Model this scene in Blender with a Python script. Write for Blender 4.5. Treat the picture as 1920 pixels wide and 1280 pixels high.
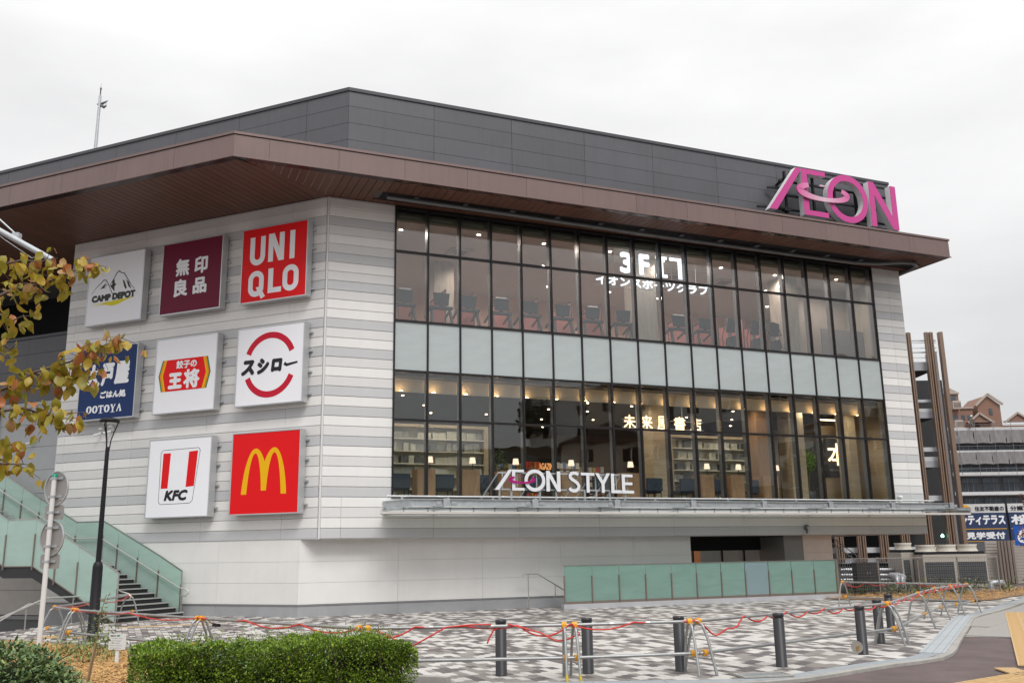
import bpy, math, random
from math import radians as R, sin, cos, pi, atan2, sqrt, hypot
from mathutils import Matrix, Vector
import numpy as np

for _o in list(bpy.data.objects): bpy.data.objects.remove(_o)
SC = bpy.context.scene
COL = SC.collection
random.seed(7)
rng = np.random.default_rng(7)

# ---------------------------------------------------------------- camera
CAM_P, CAM_R, CAM_F, EYE = R(12.755), R(-0.869), 1738.2, 1.8
_rt, _up = Vector((1, 0, 0)), Vector((0, -sin(CAM_P), cos(CAM_P)))
FW = Vector((0, cos(CAM_P), sin(CAM_P)))
RT = _rt*cos(CAM_R) + _up*sin(CAM_R)
UP = -_rt*sin(CAM_R) + _up*cos(CAM_R)
CAMPOS = Vector((0, 0, EYE))
cd = bpy.data.cameras.new('camera'); cd.sensor_width = 36; cd.lens = CAM_F/1920*36
cd.clip_start = 0.1; cd.clip_end = 2500
cam = bpy.data.objects.new('camera', cd); COL.objects.link(cam)
cam.matrix_world = Matrix((( RT.x, UP.x, -FW.x, 0), (RT.y, UP.y, -FW.y, 0), (RT.z, UP.z, -FW.z, EYE), (0, 0, 0, 1)))
SC.camera = cam

# ---------------------------------------------------------------- sky: overcast
W = bpy.data.worlds.new('World'); SC.world = W; W.use_nodes = True
nt = W.node_tree; N = nt.nodes; L = nt.links; N.clear()
def nn(t, **kw):
    n = N.new(t)
    for k, v in kw.items(): setattr(n, k, v)
    return n
SUN_EL, SUN_AZ = 52, 158      # high, over the camera's right shoulder
wo = nn('ShaderNodeOutputWorld'); bgk = nn('ShaderNodeBackground'); bgc = nn('ShaderNodeBackground'); add = nn('ShaderNodeMixShader'); add.inputs[0].default_value = .90      # cloud deck covering most of the clear sky
sky = nn('ShaderNodeTexSky', sky_type='NISHITA', sun_disc=False); sky.sun_elevation = R(SUN_EL); sky.sun_rotation = R(SUN_AZ)
bgk.inputs[1].default_value = 0.05
L.new(sky.outputs[0], bgk.inputs[0])
tc = nn('ShaderNodeTexCoord'); sp = nn('ShaderNodeSeparateXYZ'); L.new(tc.outputs['Generated'], sp.inputs[0])
mr = nn('ShaderNodeMapRange'); L.new(sp.outputs[2], mr.inputs[0])
mr.inputs[1].default_value = 0.0; mr.inputs[2].default_value = 1.0; mr.inputs[3].default_value = 0.57; mr.inputs[4].default_value = 1.20
mp = nn('ShaderNodeMapping'); mp.inputs['Scale'].default_value = (1.0, 1.0, 3.2); L.new(tc.outputs['Generated'], mp.inputs[0])
n1 = nn('ShaderNodeTexNoise'); n1.inputs['Scale'].default_value = 2.6; n1.inputs['Detail'].default_value = 6; n1.inputs['Roughness'].default_value = .52
L.new(mp.outputs[0], n1.inputs[0])
cr = nn('ShaderNodeMapRange'); L.new(n1.outputs[0], cr.inputs[0])
cr.inputs[1].default_value = .32; cr.inputs[2].default_value = .68; cr.inputs[3].default_value = .88; cr.inputs[4].default_value = 1.06
mu = nn('ShaderNodeMath', operation='MULTIPLY'); L.new(mr.outputs[0], mu.inputs[0]); L.new(cr.outputs[0], mu.inputs[1])
bgc.inputs[0].default_value = (1.0, 0.995, 0.995, 1); L.new(mu.outputs[0], bgc.inputs[1])
L.new(bgk.outputs[0], add.inputs[1]); L.new(bgc.outputs[0], add.inputs[2]); L.new(add.outputs[0], wo.inputs[0])
sd = bpy.data.lights.new('sun', 'SUN'); sd.energy = 1.5; sd.angle = R(25); sd.color = (1, .98, .95)
so = bpy.data.objects.new('sun', sd); COL.objects.link(so)
_az = R(SUN_AZ); _sdir = Vector((sin(_az)*cos(R(SUN_EL)), cos(_az)*cos(R(SUN_EL)), sin(R(SUN_EL))))
so.rotation_euler = _sdir.to_track_quat('Z', 'Y').to_euler()
SC.view_settings.view_transform = 'Standard'; SC.view_settings.look = 'None'
SC.view_settings.exposure = 0.34; SC.view_settings.gamma = 1; SC.view_settings.use_curve_mapping = False
SC.cycles.max_bounces = 8; SC.cycles.transparent_max_bounces = 24; SC.cycles.glossy_bounces = 4
SC.cycles.use_denoising = True; SC.cycles.sample_clamp_indirect = 4

# ---------------------------------------------------------------- frames of the building
K = Vector((-5.855, 28.176, 0))
AZA, AZB = R(67.23), R(-66.965)
uA = Vector((sin(AZA), cos(AZA), 0)); nA = Vector((-uA.y, uA.x, 0))
uB = Vector((sin(AZB), cos(AZB), 0)); nB = Vector((uB.y, -uB.x, 0))
def fr(o, x, y): return Matrix(((x.x, y.x, 0, o.x), (x.y, y.y, 0, o.y), (0, 0, 1, o.z), (0, 0, 0, 1)))
FA = fr(K, uA, nA)            # local x = along facade A, y = into the building
FB = fr(K, -uB, nB)           # local x = -v (to the right), y = into the building
ID = Matrix.Identity(4)
def ray(px, py): return RT*((px-960)/CAM_F) - UP*((py-640)/CAM_F) + FW
def G(px, py, z=0):
    d = ray(px, py); return CAMPOS + d*((z-EYE)/d.z)
def onp(px, py, P, n):
    d = ray(px, py); return CAMPOS + d*(((P-CAMPOS).dot(n))/d.dot(n))
def PA(px, py, i=0):
    d = onp(px, py, K+nA*i, nA)-K; return d.dot(uA), d.z
def PB(px, py, i=0):
    d = onp(px, py, K+nB*i, nB)-K; return -d.dot(uB), d.z
def PY(px, py, y):            # point at distance y straight ahead
    d = ray(px, py); return CAMPOS + d*(y/d.y)

# ---------------------------------------------------------------- materials
MATS = {}
def mat(name, col, rough=.6, metal=0, var=.06, scale=3.0, bump=0, bscale=60, spec=.5, stretch=None, orand=0, streak=0, emit=0, ecol=None, trans=0, alpha=None, coat=0):
    if name in MATS: return MATS[name]
    m = bpy.data.materials.new(name); m.use_nodes = True; MATS[name] = m
    t = m.node_tree; b = t.nodes['Principled BSDF']
    b.inputs['Roughness'].default_value = rough; b.inputs['Metallic'].default_value = metal
    b.inputs['Specular IOR Level'].default_value = spec; b.inputs['Coat Weight'].default_value = coat
    c = (*col, 1)
    if var > 0:
        g = t.nodes.new('ShaderNodeTexCoord'); mpn = t.nodes.new('ShaderNodeMapping'); t.links.new(g.outputs['Object'], mpn.inputs[0])
        if stretch: mpn.inputs['Scale'].default_value = stretch
        n = t.nodes.new('ShaderNodeTexNoise'); n.inputs['Scale'].default_value = scale; n.inputs['Detail'].default_value = 6; n.inputs['Roughness'].default_value = .62
        t.links.new(mpn.outputs[0], n.inputs[0])
        r = t.nodes.new('ShaderNodeMapRange'); r.inputs[1].default_value = .3; r.inputs[2].default_value = .7
        r.inputs[3].default_value = 1-var; r.inputs[4].default_value = 1+var; t.links.new(n.outputs[0], r.inputs[0])
        v = t.nodes.new('ShaderNodeVectorMath'); v.operation = 'SCALE'; v.inputs[0].default_value = col; t.links.new(r.outputs[0], v.inputs['Scale'])
        last = v.outputs[0]
        if orand:      # piece to piece variation
            oi = t.nodes.new('ShaderNodeObjectInfo'); r2 = t.nodes.new('ShaderNodeMapRange'); r2.inputs[3].default_value = 1-orand; r2.inputs[4].default_value = 1+orand
            t.links.new(oi.outputs['Random'], r2.inputs[0]); v2 = t.nodes.new('ShaderNodeVectorMath'); v2.operation = 'SCALE'; t.links.new(last, v2.inputs[0]); t.links.new(r2.outputs[0], v2.inputs['Scale']); last = v2.outputs[0]
        if streak:     # rain streaks running down
            m2 = t.nodes.new('ShaderNodeMapping'); m2.inputs['Scale'].default_value = (5, 5, .25); t.links.new(g.outputs['Object'], m2.inputs[0])
            n3 = t.nodes.new('ShaderNodeTexNoise'); n3.inputs['Scale'].default_value = 1.6; n3.inputs['Detail'].default_value = 5; t.links.new(m2.outputs[0], n3.inputs[0])
            r3 = t.nodes.new('ShaderNodeMapRange'); r3.inputs[1].default_value = .5; r3.inputs[2].default_value = .8; r3.inputs[3].default_value = 1; r3.inputs[4].default_value = 1-streak; t.links.new(n3.outputs[0], r3.inputs[0])
            v3 = t.nodes.new('ShaderNodeVectorMath'); v3.operation = 'SCALE'; t.links.new(last, v3.inputs[0]); t.links.new(r3.outputs[0], v3.inputs['Scale']); last = v3.outputs[0]
        t.links.new(last, b.inputs['Base Color'])
    else: b.inputs['Base Color'].default_value = c
    if bump:
        g2 = t.nodes.new('ShaderNodeTexCoord'); n2 = t.nodes.new('ShaderNodeTexNoise'); n2.inputs['Scale'].default_value = bscale; n2.inputs['Detail'].default_value = 4
        bp = t.nodes.new('ShaderNodeBump'); bp.inputs['Strength'].default_value = bump; bp.inputs['Distance'].default_value = .01
        t.links.new(g2.outputs['Object'], n2.inputs[0]); t.links.new(n2.outputs[0], bp.inputs['Height']); t.links.new(bp.outputs[0], b.inputs['Normal'])
    if emit:
        b.inputs['Emission Color'].default_value = (*(ecol or col), 1); b.inputs['Emission Strength'].default_value = emit
    return m
def glassmat(name, tint=(.93, .96, .95), ior=1.52, rough=0.0, wav=.03, body=0, bcol=(1, 1, 1), smear=0):
    m = bpy.data.materials.new(name); m.use_nodes = True; MATS[name] = m
    t = m.node_tree; t.nodes.clear(); o = t.nodes.new('ShaderNodeOutputMaterial')
    f = t.nodes.new('ShaderNodeFresnel'); ge = t.nodes.new('ShaderNodeNewGeometry'); mi_ = t.nodes.new('ShaderNodeMapRange')
    mi_.inputs[3].default_value = ior; mi_.inputs[4].default_value = 1/ior; t.links.new(ge.outputs['Backfacing'], mi_.inputs[0]); t.links.new(mi_.outputs[0], f.inputs[0])   # same mirror strength from both faces of the pane
    tr = t.nodes.new('ShaderNodeBsdfTransparent'); tr.inputs[0].default_value = (*tint, 1)
    gl = t.nodes.new('ShaderNodeBsdfGlossy'); gl.inputs['Roughness'].default_value = rough
    g = t.nodes.new('ShaderNodeTexCoord'); n = t.nodes.new('ShaderNodeTexNoise'); n.inputs['Scale'].default_value = .9; n.inputs['Detail'].default_value = 1
    bp = t.nodes.new('ShaderNodeBump'); bp.inputs['Strength'].default_value = wav; bp.inputs['Distance'].default_value = .1
    t.links.new(g.outputs['Object'], n.inputs[0]); t.links.new(n.outputs[0], bp.inputs['Height'])
    t.links.new(bp.outputs[0], gl.inputs['Normal'])
    mx = t.nodes.new('ShaderNodeMixShader'); t.links.new(f.outputs[0], mx.inputs[0])
    src = tr
    if body:
        df = t.nodes.new('ShaderNodeBsdfDiffuse'); df.inputs[0].default_value = (*bcol, 1)
        tl = t.nodes.new('ShaderNodeBsdfTranslucent'); tl.inputs[0].default_value = (*bcol, 1)
        if smear:      # uneven frosting and wiping marks
            mm_ = t.nodes.new('ShaderNodeMapping'); mm_.inputs['Scale'].default_value = (.6, .6, 2.2); t.links.new(g.outputs['Object'], mm_.inputs[0])
            ns_ = t.nodes.new('ShaderNodeTexNoise'); ns_.inputs['Scale'].default_value = 1.4; ns_.inputs['Detail'].default_value = 4; ns_.inputs['Distortion'].default_value = 1.5; t.links.new(mm_.outputs[0], ns_.inputs[0])
            rs_ = t.nodes.new('ShaderNodeMapRange'); rs_.inputs[1].default_value = .3; rs_.inputs[2].default_value = .7; rs_.inputs[3].default_value = 1-smear; rs_.inputs[4].default_value = 1+smear; t.links.new(ns_.outputs[0], rs_.inputs[0])
            vs_ = t.nodes.new('ShaderNodeVectorMath'); vs_.operation = 'SCALE'; vs_.inputs[0].default_value = bcol; t.links.new(rs_.outputs[0], vs_.inputs['Scale'])
            t.links.new(vs_.outputs[0], df.inputs[0]); t.links.new(vs_.outputs[0], tl.inputs[0])
        m3 = t.nodes.new('ShaderNodeMixShader'); m3.inputs[0].default_value = .35; t.links.new(df.outputs[0], m3.inputs[1]); t.links.new(tl.outputs[0], m3.inputs[2])
        m2 = t.nodes.new('ShaderNodeMixShader'); m2.inputs[0].default_value = body
        t.links.new(tr.outputs[0], m2.inputs[1]); t.links.new(m3.outputs[0], m2.inputs[2]); src = m2
    t.links.new(src.outputs[0], mx.inputs[1]); t.links.new(gl.outputs[0], mx.inputs[2]); t.links.new(mx.outputs[0], o.inputs[0])
    return m

# ---------------------------------------------------------------- object helpers
WM = {}
def tag(o, label=None, cat=None, group=None, kind=None):
    if label: o['label'] = label
    if cat: o['category'] = cat
    if group: o['group'] = group
    if kind: o['kind'] = kind
    return o
def thing(name, label, cat, M=ID, group=None, loc=None, rz=0):
    o = bpy.data.objects.new(name, None); COL.objects.link(o); o.empty_display_size = .2
    if loc is not None: M = Matrix.Translation(Vector(loc)) @ Matrix.Rotation(rz, 4, 'Z')
    o.matrix_basis = M; WM[o.name] = M.copy(); return tag(o, label, cat, group)
def link(name, me, parent=None, M=None):
    o = bpy.data.objects.new(name, me); COL.objects.link(o)
    pm = WM[parent.name] if parent else ID
    if M is None: M = pm
    if parent: o.parent = parent
    o.matrix_basis = pm.inverted() @ M; WM[o.name] = M.copy(); return o
class MB:
    def __init__(s): s.v = []; s.f = []; s.m = []; s.mi = 0; s.sm = []
    def add(s, vs, fs, smooth=False):
        b = len(s.v); s.v += [tuple(v) for v in vs]
        for f in fs: s.f.append(tuple(i+b for i in f)); s.m.append(s.mi); s.sm.append(smooth)
        return s
    def box(s, x0, y0, z0, x1, y1, z1, T=None):
        if x0 > x1: x0, x1 = x1, x0
        if y0 > y1: y0, y1 = y1, y0
        if z0 > z1: z0, z1 = z1, z0
        vs = [(x0, y0, z0), (x1, y0, z0), (x1, y1, z0), (x0, y1, z0), (x0, y0, z1), (x1, y0, z1), (x1, y1, z1), (x0, y1, z1)]
        if T is not None: vs = [T @ Vector(v) for v in vs]
        return s.add(vs, [(3, 2, 1, 0), (4, 5, 6, 7), (0, 1, 5, 4), (1, 2, 6, 5), (2, 3, 7, 6), (3, 0, 4, 7)])
    def bar(s, p, q, w, h=None):     # square bar between two points
        p, q = Vector(p), Vector(q); h = h or w; d = (q-p)
        if d.length < 1e-6: return s
        d.normalize(); a = Vector((0, 0, 1)) if abs(d.z) < .95 else Vector((0, 1, 0))
        x = d.cross(a).normalized()*(w/2); y = x.cross(d).normalized()*(h/2)
        vs = [p-x-y, p+x-y, p+x+y, p-x+y, q-x-y, q+x-y, q+x+y, q-x+y]
        return s.add(vs, [(3, 2, 1, 0), (4, 5, 6, 7), (0, 1, 5, 4), (1, 2, 6, 5), (2, 3, 7, 6), (3, 0, 4, 7)])
    def tube(s, pts, r, n=8, caps=True):
        pts = [Vector(p) for p in pts]; k = len(pts); rs = r if isinstance(r, (list, tuple)) else [r]*k
        vs = []; ref = None
        for i, p in enumerate(pts):
            d = (pts[min(i+1, k-1)]-pts[max(i-1, 0)]).normalized()
            if ref is None:
                ref = Vector((0, 0, 1)) if abs(d.z) < .9 else Vector((1, 0, 0))
            x = d.cross(ref).normalized(); y = x.cross(d).normalized(); ref = y
            for j in range(n):
                a = 2*pi*j/n; vs.append(p + x*(cos(a)*rs[i]) + y*(sin(a)*rs[i]))
        fs = [(i*n+j, i*n+(j+1) % n, (i+1)*n+(j+1) % n, (i+1)*n+j) for i in range(k-1) for j in range(n)]
        s.add(vs, fs, True)
        if caps: s.add(vs[:n], [tuple(range(n))[::-1]]); s.add(vs[-n:], [tuple(range(n))])
        return s
    def lathe(s, prof, c=(0, 0, 0), n=16):   # profile [(r,z)...] about vertical axis
        vs = [(c[0]+r*cos(2*pi*j/n), c[1]+r*sin(2*pi*j/n), c[2]+z) for r, z in prof for j in range(n)]
        fs = [(i*n+j, i*n+(j+1) % n, (i+1)*n+(j+1) % n, (i+1)*n+j) for i in range(len(prof)-1) for j in range(n)]
        s.add(vs, fs, True); s.add(vs[:n], [tuple(range(n))[::-1]]); s.add(vs[-n:], [tuple(range(n))]); return s
    def prism(s, poly, y0, y1):      # polygon in (x,z), extruded from y0 (front) to y1 (back)
        a = sum(poly[i][0]*poly[(i+1) % len(poly)][1]-poly[(i+1) % len(poly)][0]*poly[i][1] for i in range(len(poly)))
        if a < 0: poly = poly[::-1]
        n = len(poly); vs = [(x, y0, z) for x, z in poly]+[(x, y1, z) for x, z in poly]
        fs = [tuple(range(n)), tuple(range(2*n-1, n-1, -1))]+[(i, i+n, (i+1) % n+n, (i+1) % n) for i in range(n)]
        return s.add(vs, fs)
    def ribbon(s, pts, w, y0, y1, closed=False):    # thick poly-line in (x,z), quads only
        n = len(pts); ws = w if isinstance(w, (list, tuple)) else [w]*n; Lf = []; Rt = []
        for i in range(n):
            p = Vector(pts[i]); a = Vector(pts[(i-1) % n] if (closed or i) else pts[0]); b = Vector(pts[(i+1) % n] if (closed or i < n-1) else pts[-1])
            d1 = (p-a).normalized() if (p-a).length > 1e-9 else (b-p).normalized(); d2 = (b-p).normalized() if (b-p).length > 1e-9 else d1
            t = (d1+d2).normalized(); nrm = Vector((-t.y, t.x)); k = 1/max(.35, nrm.dot(Vector((-d1.y, d1.x)))); k = min(k, 2)
            Lf.append(p+nrm*ws[i]/2*k); Rt.append(p-nrm*ws[i]/2*k)
        vs = []
        for q in (Lf, Rt): vs += [(v.x, y0, v.y) for v in q]
        for q in (Lf, Rt): vs += [(v.x, y1, v.y) for v in q]
        fs = []; m = n if closed else n-1
        for i in range(m):
            j = (i+1) % n
            fs += [(i, n+i, n+j, j), (2*n+i, 2*n+j, 3*n+j, 3*n+i), (i, j, 2*n+j, 2*n+i), (n+i, 3*n+i, 3*n+j, n+j)]
        if not closed: fs += [(0, 2*n, 3*n, n), (n-1, 2*n-1, 4*n-1, 3*n-1)]
        return s.add(vs, fs)
    def quad(s, a, b, c, d): return s.add([a, b, c, d], [(0, 1, 2, 3)])
    def mesh(s, name, mats):
        me = bpy.data.meshes.new(name); me.from_pydata(s.v, [], s.f)
        for m in (mats if isinstance(mats, (list, tuple)) else [mats]): me.materials.append(m)
        if max(s.m, default=0): me.polygons.foreach_set('material_index', s.m)
        if any(s.sm): me.polygons.foreach_set('use_smooth', s.sm)
        me.update(); return me
    def build(s, name, mats, parent=None, M=None): return link(name, s.mesh(name, mats), parent, M)
def bx(name, m, parent, M, *a): return MB().box(*a).build(name, m, parent, M)
def struct(o): o['kind'] = 'structure'; return o

_txt = {}
def glyphs(s):
    if s in _txt: return _txt[s]
    c = bpy.data.curves.new('tmp', 'FONT'); c.body = s; c.size = 1; c.resolution_u = 3; c.fill_mode = 'FRONT'
    o = bpy.data.objects.new('tmp', c); COL.objects.link(o); bpy.context.view_layer.update()
    me = bpy.data.meshes.new_from_object(o.evaluated_get(bpy.context.evaluated_depsgraph_get()))
    v = np.array([q.co[:2] for q in me.vertices]).reshape(-1, 2); f = [tuple(p.vertices) for p in me.polygons]
    bpy.data.objects.remove(o); bpy.data.curves.remove(c); bpy.data.meshes.remove(me)
    lo, hi = v.min(0), v.max(0); _txt[s] = ((v-lo)/(hi-lo), f, (hi-lo)); return _txt[s]
def text(mb, s, x0, z0, x1, z1, y, bold=.0, shear=0, keep=False):
    """flat lettering filling the box x0..x1, z0..z1 on the plane y (front = smaller y); bold = extra stroke in metres"""
    v, f, wh = glyphs(s); w, h = x1-x0-bold, z1-z0-bold
    offs = [(0, 0)] if not bold else [(0, 0)]+[(cos(a)*bold/2, sin(a)*bold/2) for a in [i*pi/4 for i in range(8)]]
    for k, (ox, oz) in enumerate(offs):
        yy = y - .0006*k
        mb.add([(x0+bold/2+ox+a*w+shear*b*h, yy, z0+bold/2+oz+b*h) for a, b in v], f)
    return mb
def arc(cx, cz, rx, rz, a0, a1, n=24): return [(cx+rx*cos(R(a0+(a1-a0)*i/n)), cz+rz*sin(R(a0+(a1-a0)*i/n))) for i in range(n+1)]

# ---------------------------------------------------------------- shared materials
M_CW = mat('cladding_white', (.80, .79, .77), .55, var=.03, scale=1.2, orand=.02, streak=.03)
M_CL = mat('cladding_light', (.69, .685, .675), .55, var=.03, scale=1.2, orand=.025, streak=.03)
M_CG = mat('cladding_grey', (.545, .55, .56), .55, var=.03, scale=1.2, orand=.03, streak=.03)
M_LOW = mat('smooth_wall', (.78, .768, .75), .6, var=.04, scale=.8, orand=.012, streak=.03)
M_PL = mat('plinth_grey', (.34, .345, .36), .7, var=.08, scale=1.5)
M_PLT = mat('plinth_cap', (.22, .22, .225), .5)
M_JOINT = mat('joint_shadow_gap', (.12, .12, .125), .8, var=0)
M_FAS = mat('brown_metal_panel', (.20, .138, .128), .45, metal=.2, var=.05, scale=1, orand=.05, streak=.12)
M_FASD = mat('dark_brown_trim', (.05, .028, .024), .22, metal=.2, var=0)
M_SOF = mat('brown_soffit_board', (.13, .058, .038), .45, var=.10, scale=3, stretch=(1, 1, 1), orand=.10)
M_PAR = mat('charcoal_panel', (.105, .105, .118), .5, metal=.1, var=.06, scale=1, orand=.05, streak=.12)
M_PARD = mat('charcoal_trim', (.07, .07, .08), .45, metal=.2, var=0)
M_MUL = mat('bronze_black_frame', (.028, .026, .028), .35, metal=.5, var=0)
M_FIN = mat('inner_fin_grey', (.20, .21, .23), .4, metal=.4, var=0)
M_GAL = mat('galvanised_steel', (.50, .53, .55), .42, metal=.55, var=.14, scale=6)
M_STEEL = mat('stainless_steel', (.55, .53, .50), .3, metal=.9, var=.05)
M_WHT = mat('white_paint', (.78, .78, .78), .4, var=.03)
M_BLK = mat('black_paint', (.011, .011, .014), .5, var=0, spec=.3)
M_GLASS = glassmat('window_glass', (.93, .955, .955), 1.80)
M_SPAN = glassmat('spandrel_glass', (.9, .95, .94), 1.5, body=.92, bcol=(.68, .74, .74), smear=.03)
M_DARK = mat('dark_void', (.012, .012, .014), .8, var=0)

HROW = 0.30886; ZT = 13.06
def row_z(i): return ZT-i*HROW
DARKROWS = {2, 6, 9, 13, 16, 20, 22, 25, 30, 34}
LIGHTROWS = {0, 3, 5, 8, 10, 14, 17, 19, 24, 27, 29, 32}
def row_mat(i): return M_CG if i in DARKROWS else (M_CL if i in LIGHTROWS else M_CW)

bld = thing('shopping_centre', 'large shopping centre with pale striped cladding, glazed front and wide brown eaves', 'building', FA)
_pm = {}
def panel(L, mt, parent, M, x, z, h=HROW, t=.03, y=0, name='cladding_panel', tilt=.010):
    """one cladding plank, chamfered at its lower edge so that each course throws its own shadow line"""
    key = (round(L, 3), mt.name, h, t)
    if key not in _pm:
        g = .008; b = MB()
        vs = []
        for xx in (g/2, L-g/2):
            vs += [(xx, t, .004), (xx, .008, .004), (xx, -.006, .022), (xx, 0, h-.016), (xx, .012, h-.004), (xx, t, h-.004)]
        fs = [(i, (i+1) % 6, (i+1) % 6+6, i+6) for i in range(6)]+[(5, 4, 3, 2, 1, 0), (6, 7, 8, 9, 10, 11)]
        b.add(vs, fs); _pm[key] = b.mesh('cladding_panel', mt)
    return link(name, _pm[key], parent, M @ Matrix.Translation((x, y, z)))

# ---- facade A (glazed) : u = local x
UG0, UG1, UEND = 2.24, 22.50, 24.05
ZG = [3.56, 5.92, 7.49, 9.14, 11.49, 12.98]
ca = MB(); ca.box(.02, .03, 3.4, UG0, .35, ZT); ca.box(UG1, .03, 3.4, UEND-.03, .35, ZT); ca.box(.02, .03, 2.27, UEND-.03, .35, 3.4)
M_JL = mat('light_joint', (.34, .34, .34), .8, var=0)
clA = ca.build('striped_cladding', M_JL, bld)
jA = [.05, .66]+[.66+2.93*i for i in range(1, 8)]+[23.38, UEND]
for i in range(35):
    z = row_z(i+1)
    if i < 31:
        panel(UG0-.05, row_mat(i), clA, FA, .05, z); panel(23.38-UG1, row_mat(i), clA, FA, UG1, z); panel(UEND-23.38, row_mat(i), clA, FA, 23.38, z)
    else:
        jj = [.05, .66]+[.66+2.93*k for k in range(1, 8)]+[23.38, UEND]
        for a, b in zip(jj[:-1], jj[1:]): panel(b-a, row_mat(i), clA, FA, a, z)
# corner trims, side return of facade A, soffit under the projecting band
tr = MB(); tr.box(-.012, -.012, 2.25, .045, .04, ZT); tr.build('corner_trim', M_CL, clA)
sr = MB(); sr.box(UEND-.03, .0, 2.25, UEND, 14.3, ZT+.1); sr.box(19.66, 14.0, 0, UEND-.03, 14.3, 13.1); sr.build('side_wall', M_CL, bld)
bs = MB(); bs.box(.1, .02, 2.235, UEND-.02, .48, 2.262); bs.box(19.6, .48, 2.235, UEND-.02, 13.9, 2.262); bs.build('band_underside', mat('underside_paint', (.5, .47, .45), .6), bld)

# ---- facade B (tenant signs): local x = -v
VE = 11.05
cb = MB(); cb.box(-VE, .03, 2.27, -.02, .35, ZT); clB = cb.build('striped_cladding', M_JL, bld, FB)
for i in range(35):
    z = row_z(i+1)
    for a, b in ((-1.36, -.045), (-4.46, -1.36), (-7.6, -4.46), (-10.7, -7.6), (-VE, -10.7)):
        panel(b-a, row_mat(i), clB, FB, a, z)
cb = MB(); cb.box(-VE-.02, .0, 0, -VE, 4.0, ZT); cb.build('corner_trim', M_CL, clB, FB)
# top flashing under the eaves
tf = MB(); tf.box(0, -.02, 13.0, UG0, .0, 13.055); tf.box(UG1, -.02, 13.0, UEND, 0, 13.055); tf.build('flashing', M_CG, bld, FA)
tf = MB(); tf.box(-VE, -.02, 13.0, 0, .0, 13.055); tf.build('flashing', M_CG, bld, FB)

# ---- lower smooth walls
CX = -.467; IA = .48
lw = MB(); lw.box(CX+.05, IA+.03, 0, 13.32, IA+.3, 2.25); low = lw.build('lower_wall', mat('pale_joint', (.5, .49, .48), .8, var=0), bld, FA)
for (a, b) in [(CX, 2.6), (2.6, 5.4), (5.4, 8.2), (8.2, 11.0), (11.0, 13.32)]:
    for z0, z1 in ((.36, .98), (.98, 1.60), (1.60, 2.25)):
        MB().box(a+.003, IA, z0+.003, b-.003, IA+.03, z1-.003).build('wall_panel', M_LOW, low, FA)
    MB().box(a+.002, IA-.012, .0, b-.002, IA+.03, .315).build('plinth', M_PL, low, FA)
MB().box(CX-.01, IA-.03, .318, 13.32, IA+.03, .355).build('plinth_cap', M_PLT, low, FA)
lw = MB(); lw.box(-VE, .05, -2.2, -.70, .3, 2.25); lowb = lw.build('lower_wall', MATS['pale_joint'], bld, FB)
for (a, b) in [(-3.7, -.672), (-6.8, -3.7), (-9.9, -6.8), (-VE, -9.9)]:
    for z0, z1 in ((.36, .98), (.98, 1.60), (1.60, 2.25)):
        MB().box(a+.003, .02, z0+.003, b-.003, .05, z1-.003).build('wall_panel', M_LOW, lowb, FB)
    MB().box(a+.002, .008, -2.2, b-.002, .05, .315).build('plinth', M_PL, lowb, FB)
MB().box(-VE, -.008, .318, -.665, .05, .355).build('plinth_cap', M_PLT, lowb, FB)

# ---- entrance under the band
en = MB(); en.box(13.32, 1.9, 1.72, 17.42, 2.0, 2.24); en.box(13.30, IA+.3, 0, 13.34, 2.0, 2.24); ent = en.build('entrance', M_DARK, bld, FA)
MB().box(17.42, IA+.02, 0, 18.29, 2.0, 2.24).build('grey_pier', mat('pier_grey', (.24, .23, .22), .6), ent, FA)
for a, b in ((13.36, 14.3), (14.36, 15.6), (15.66, 16.6), (16.66, 17.4)):
    MB().box(a, 1.92, 0.05, b, 1.94, 1.72).build('door_pane', M_GLASS, ent, FA)
ef = MB()
for a in (14.30, 15.6, 16.6): ef.box(a, 1.88, 0, a+.06, 1.95, 1.72)
ef.build('door_frame', M_MUL, ent, FA)
for a, b, c, d in ((18.29, IA, 19.66, 0),):
    for z0, z1 in ((0, .98), (.98, 1.60), (1.60, 2.235)):
        MB().box(a, IA, z0+.003, c, IA+.1, z1-.003).build('wall_panel', mat('warm_wall', (.66, .56, .50), .6), ent, FA)
MB().box(19.60, IA+.1, 0, 19.66, 14, 2.235).build('side_return', M_LOW, ent, FA)
lob = MB(); lob.box(13.3, 6.0, 0, 17.4, 6.1, 2.24); lob.build('lobby_wall', mat('lobby_orange_glow', (.35, .13, .05), .6, emit=.35), ent, FA)  # no lamp: the wall itself glows, light put into its orange
MB().box(13.6, 4.6, 2.12, 17.2, 4.9, 2.15).build('lobby_light', mat('lobby_light_emit', (1, .75, .5), emit=5), ent, FA)
MB().box(13.34, .52, 2.20, 17.42, 6, 2.236).build('lobby_ceiling', M_DARK, ent, FA)

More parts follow.
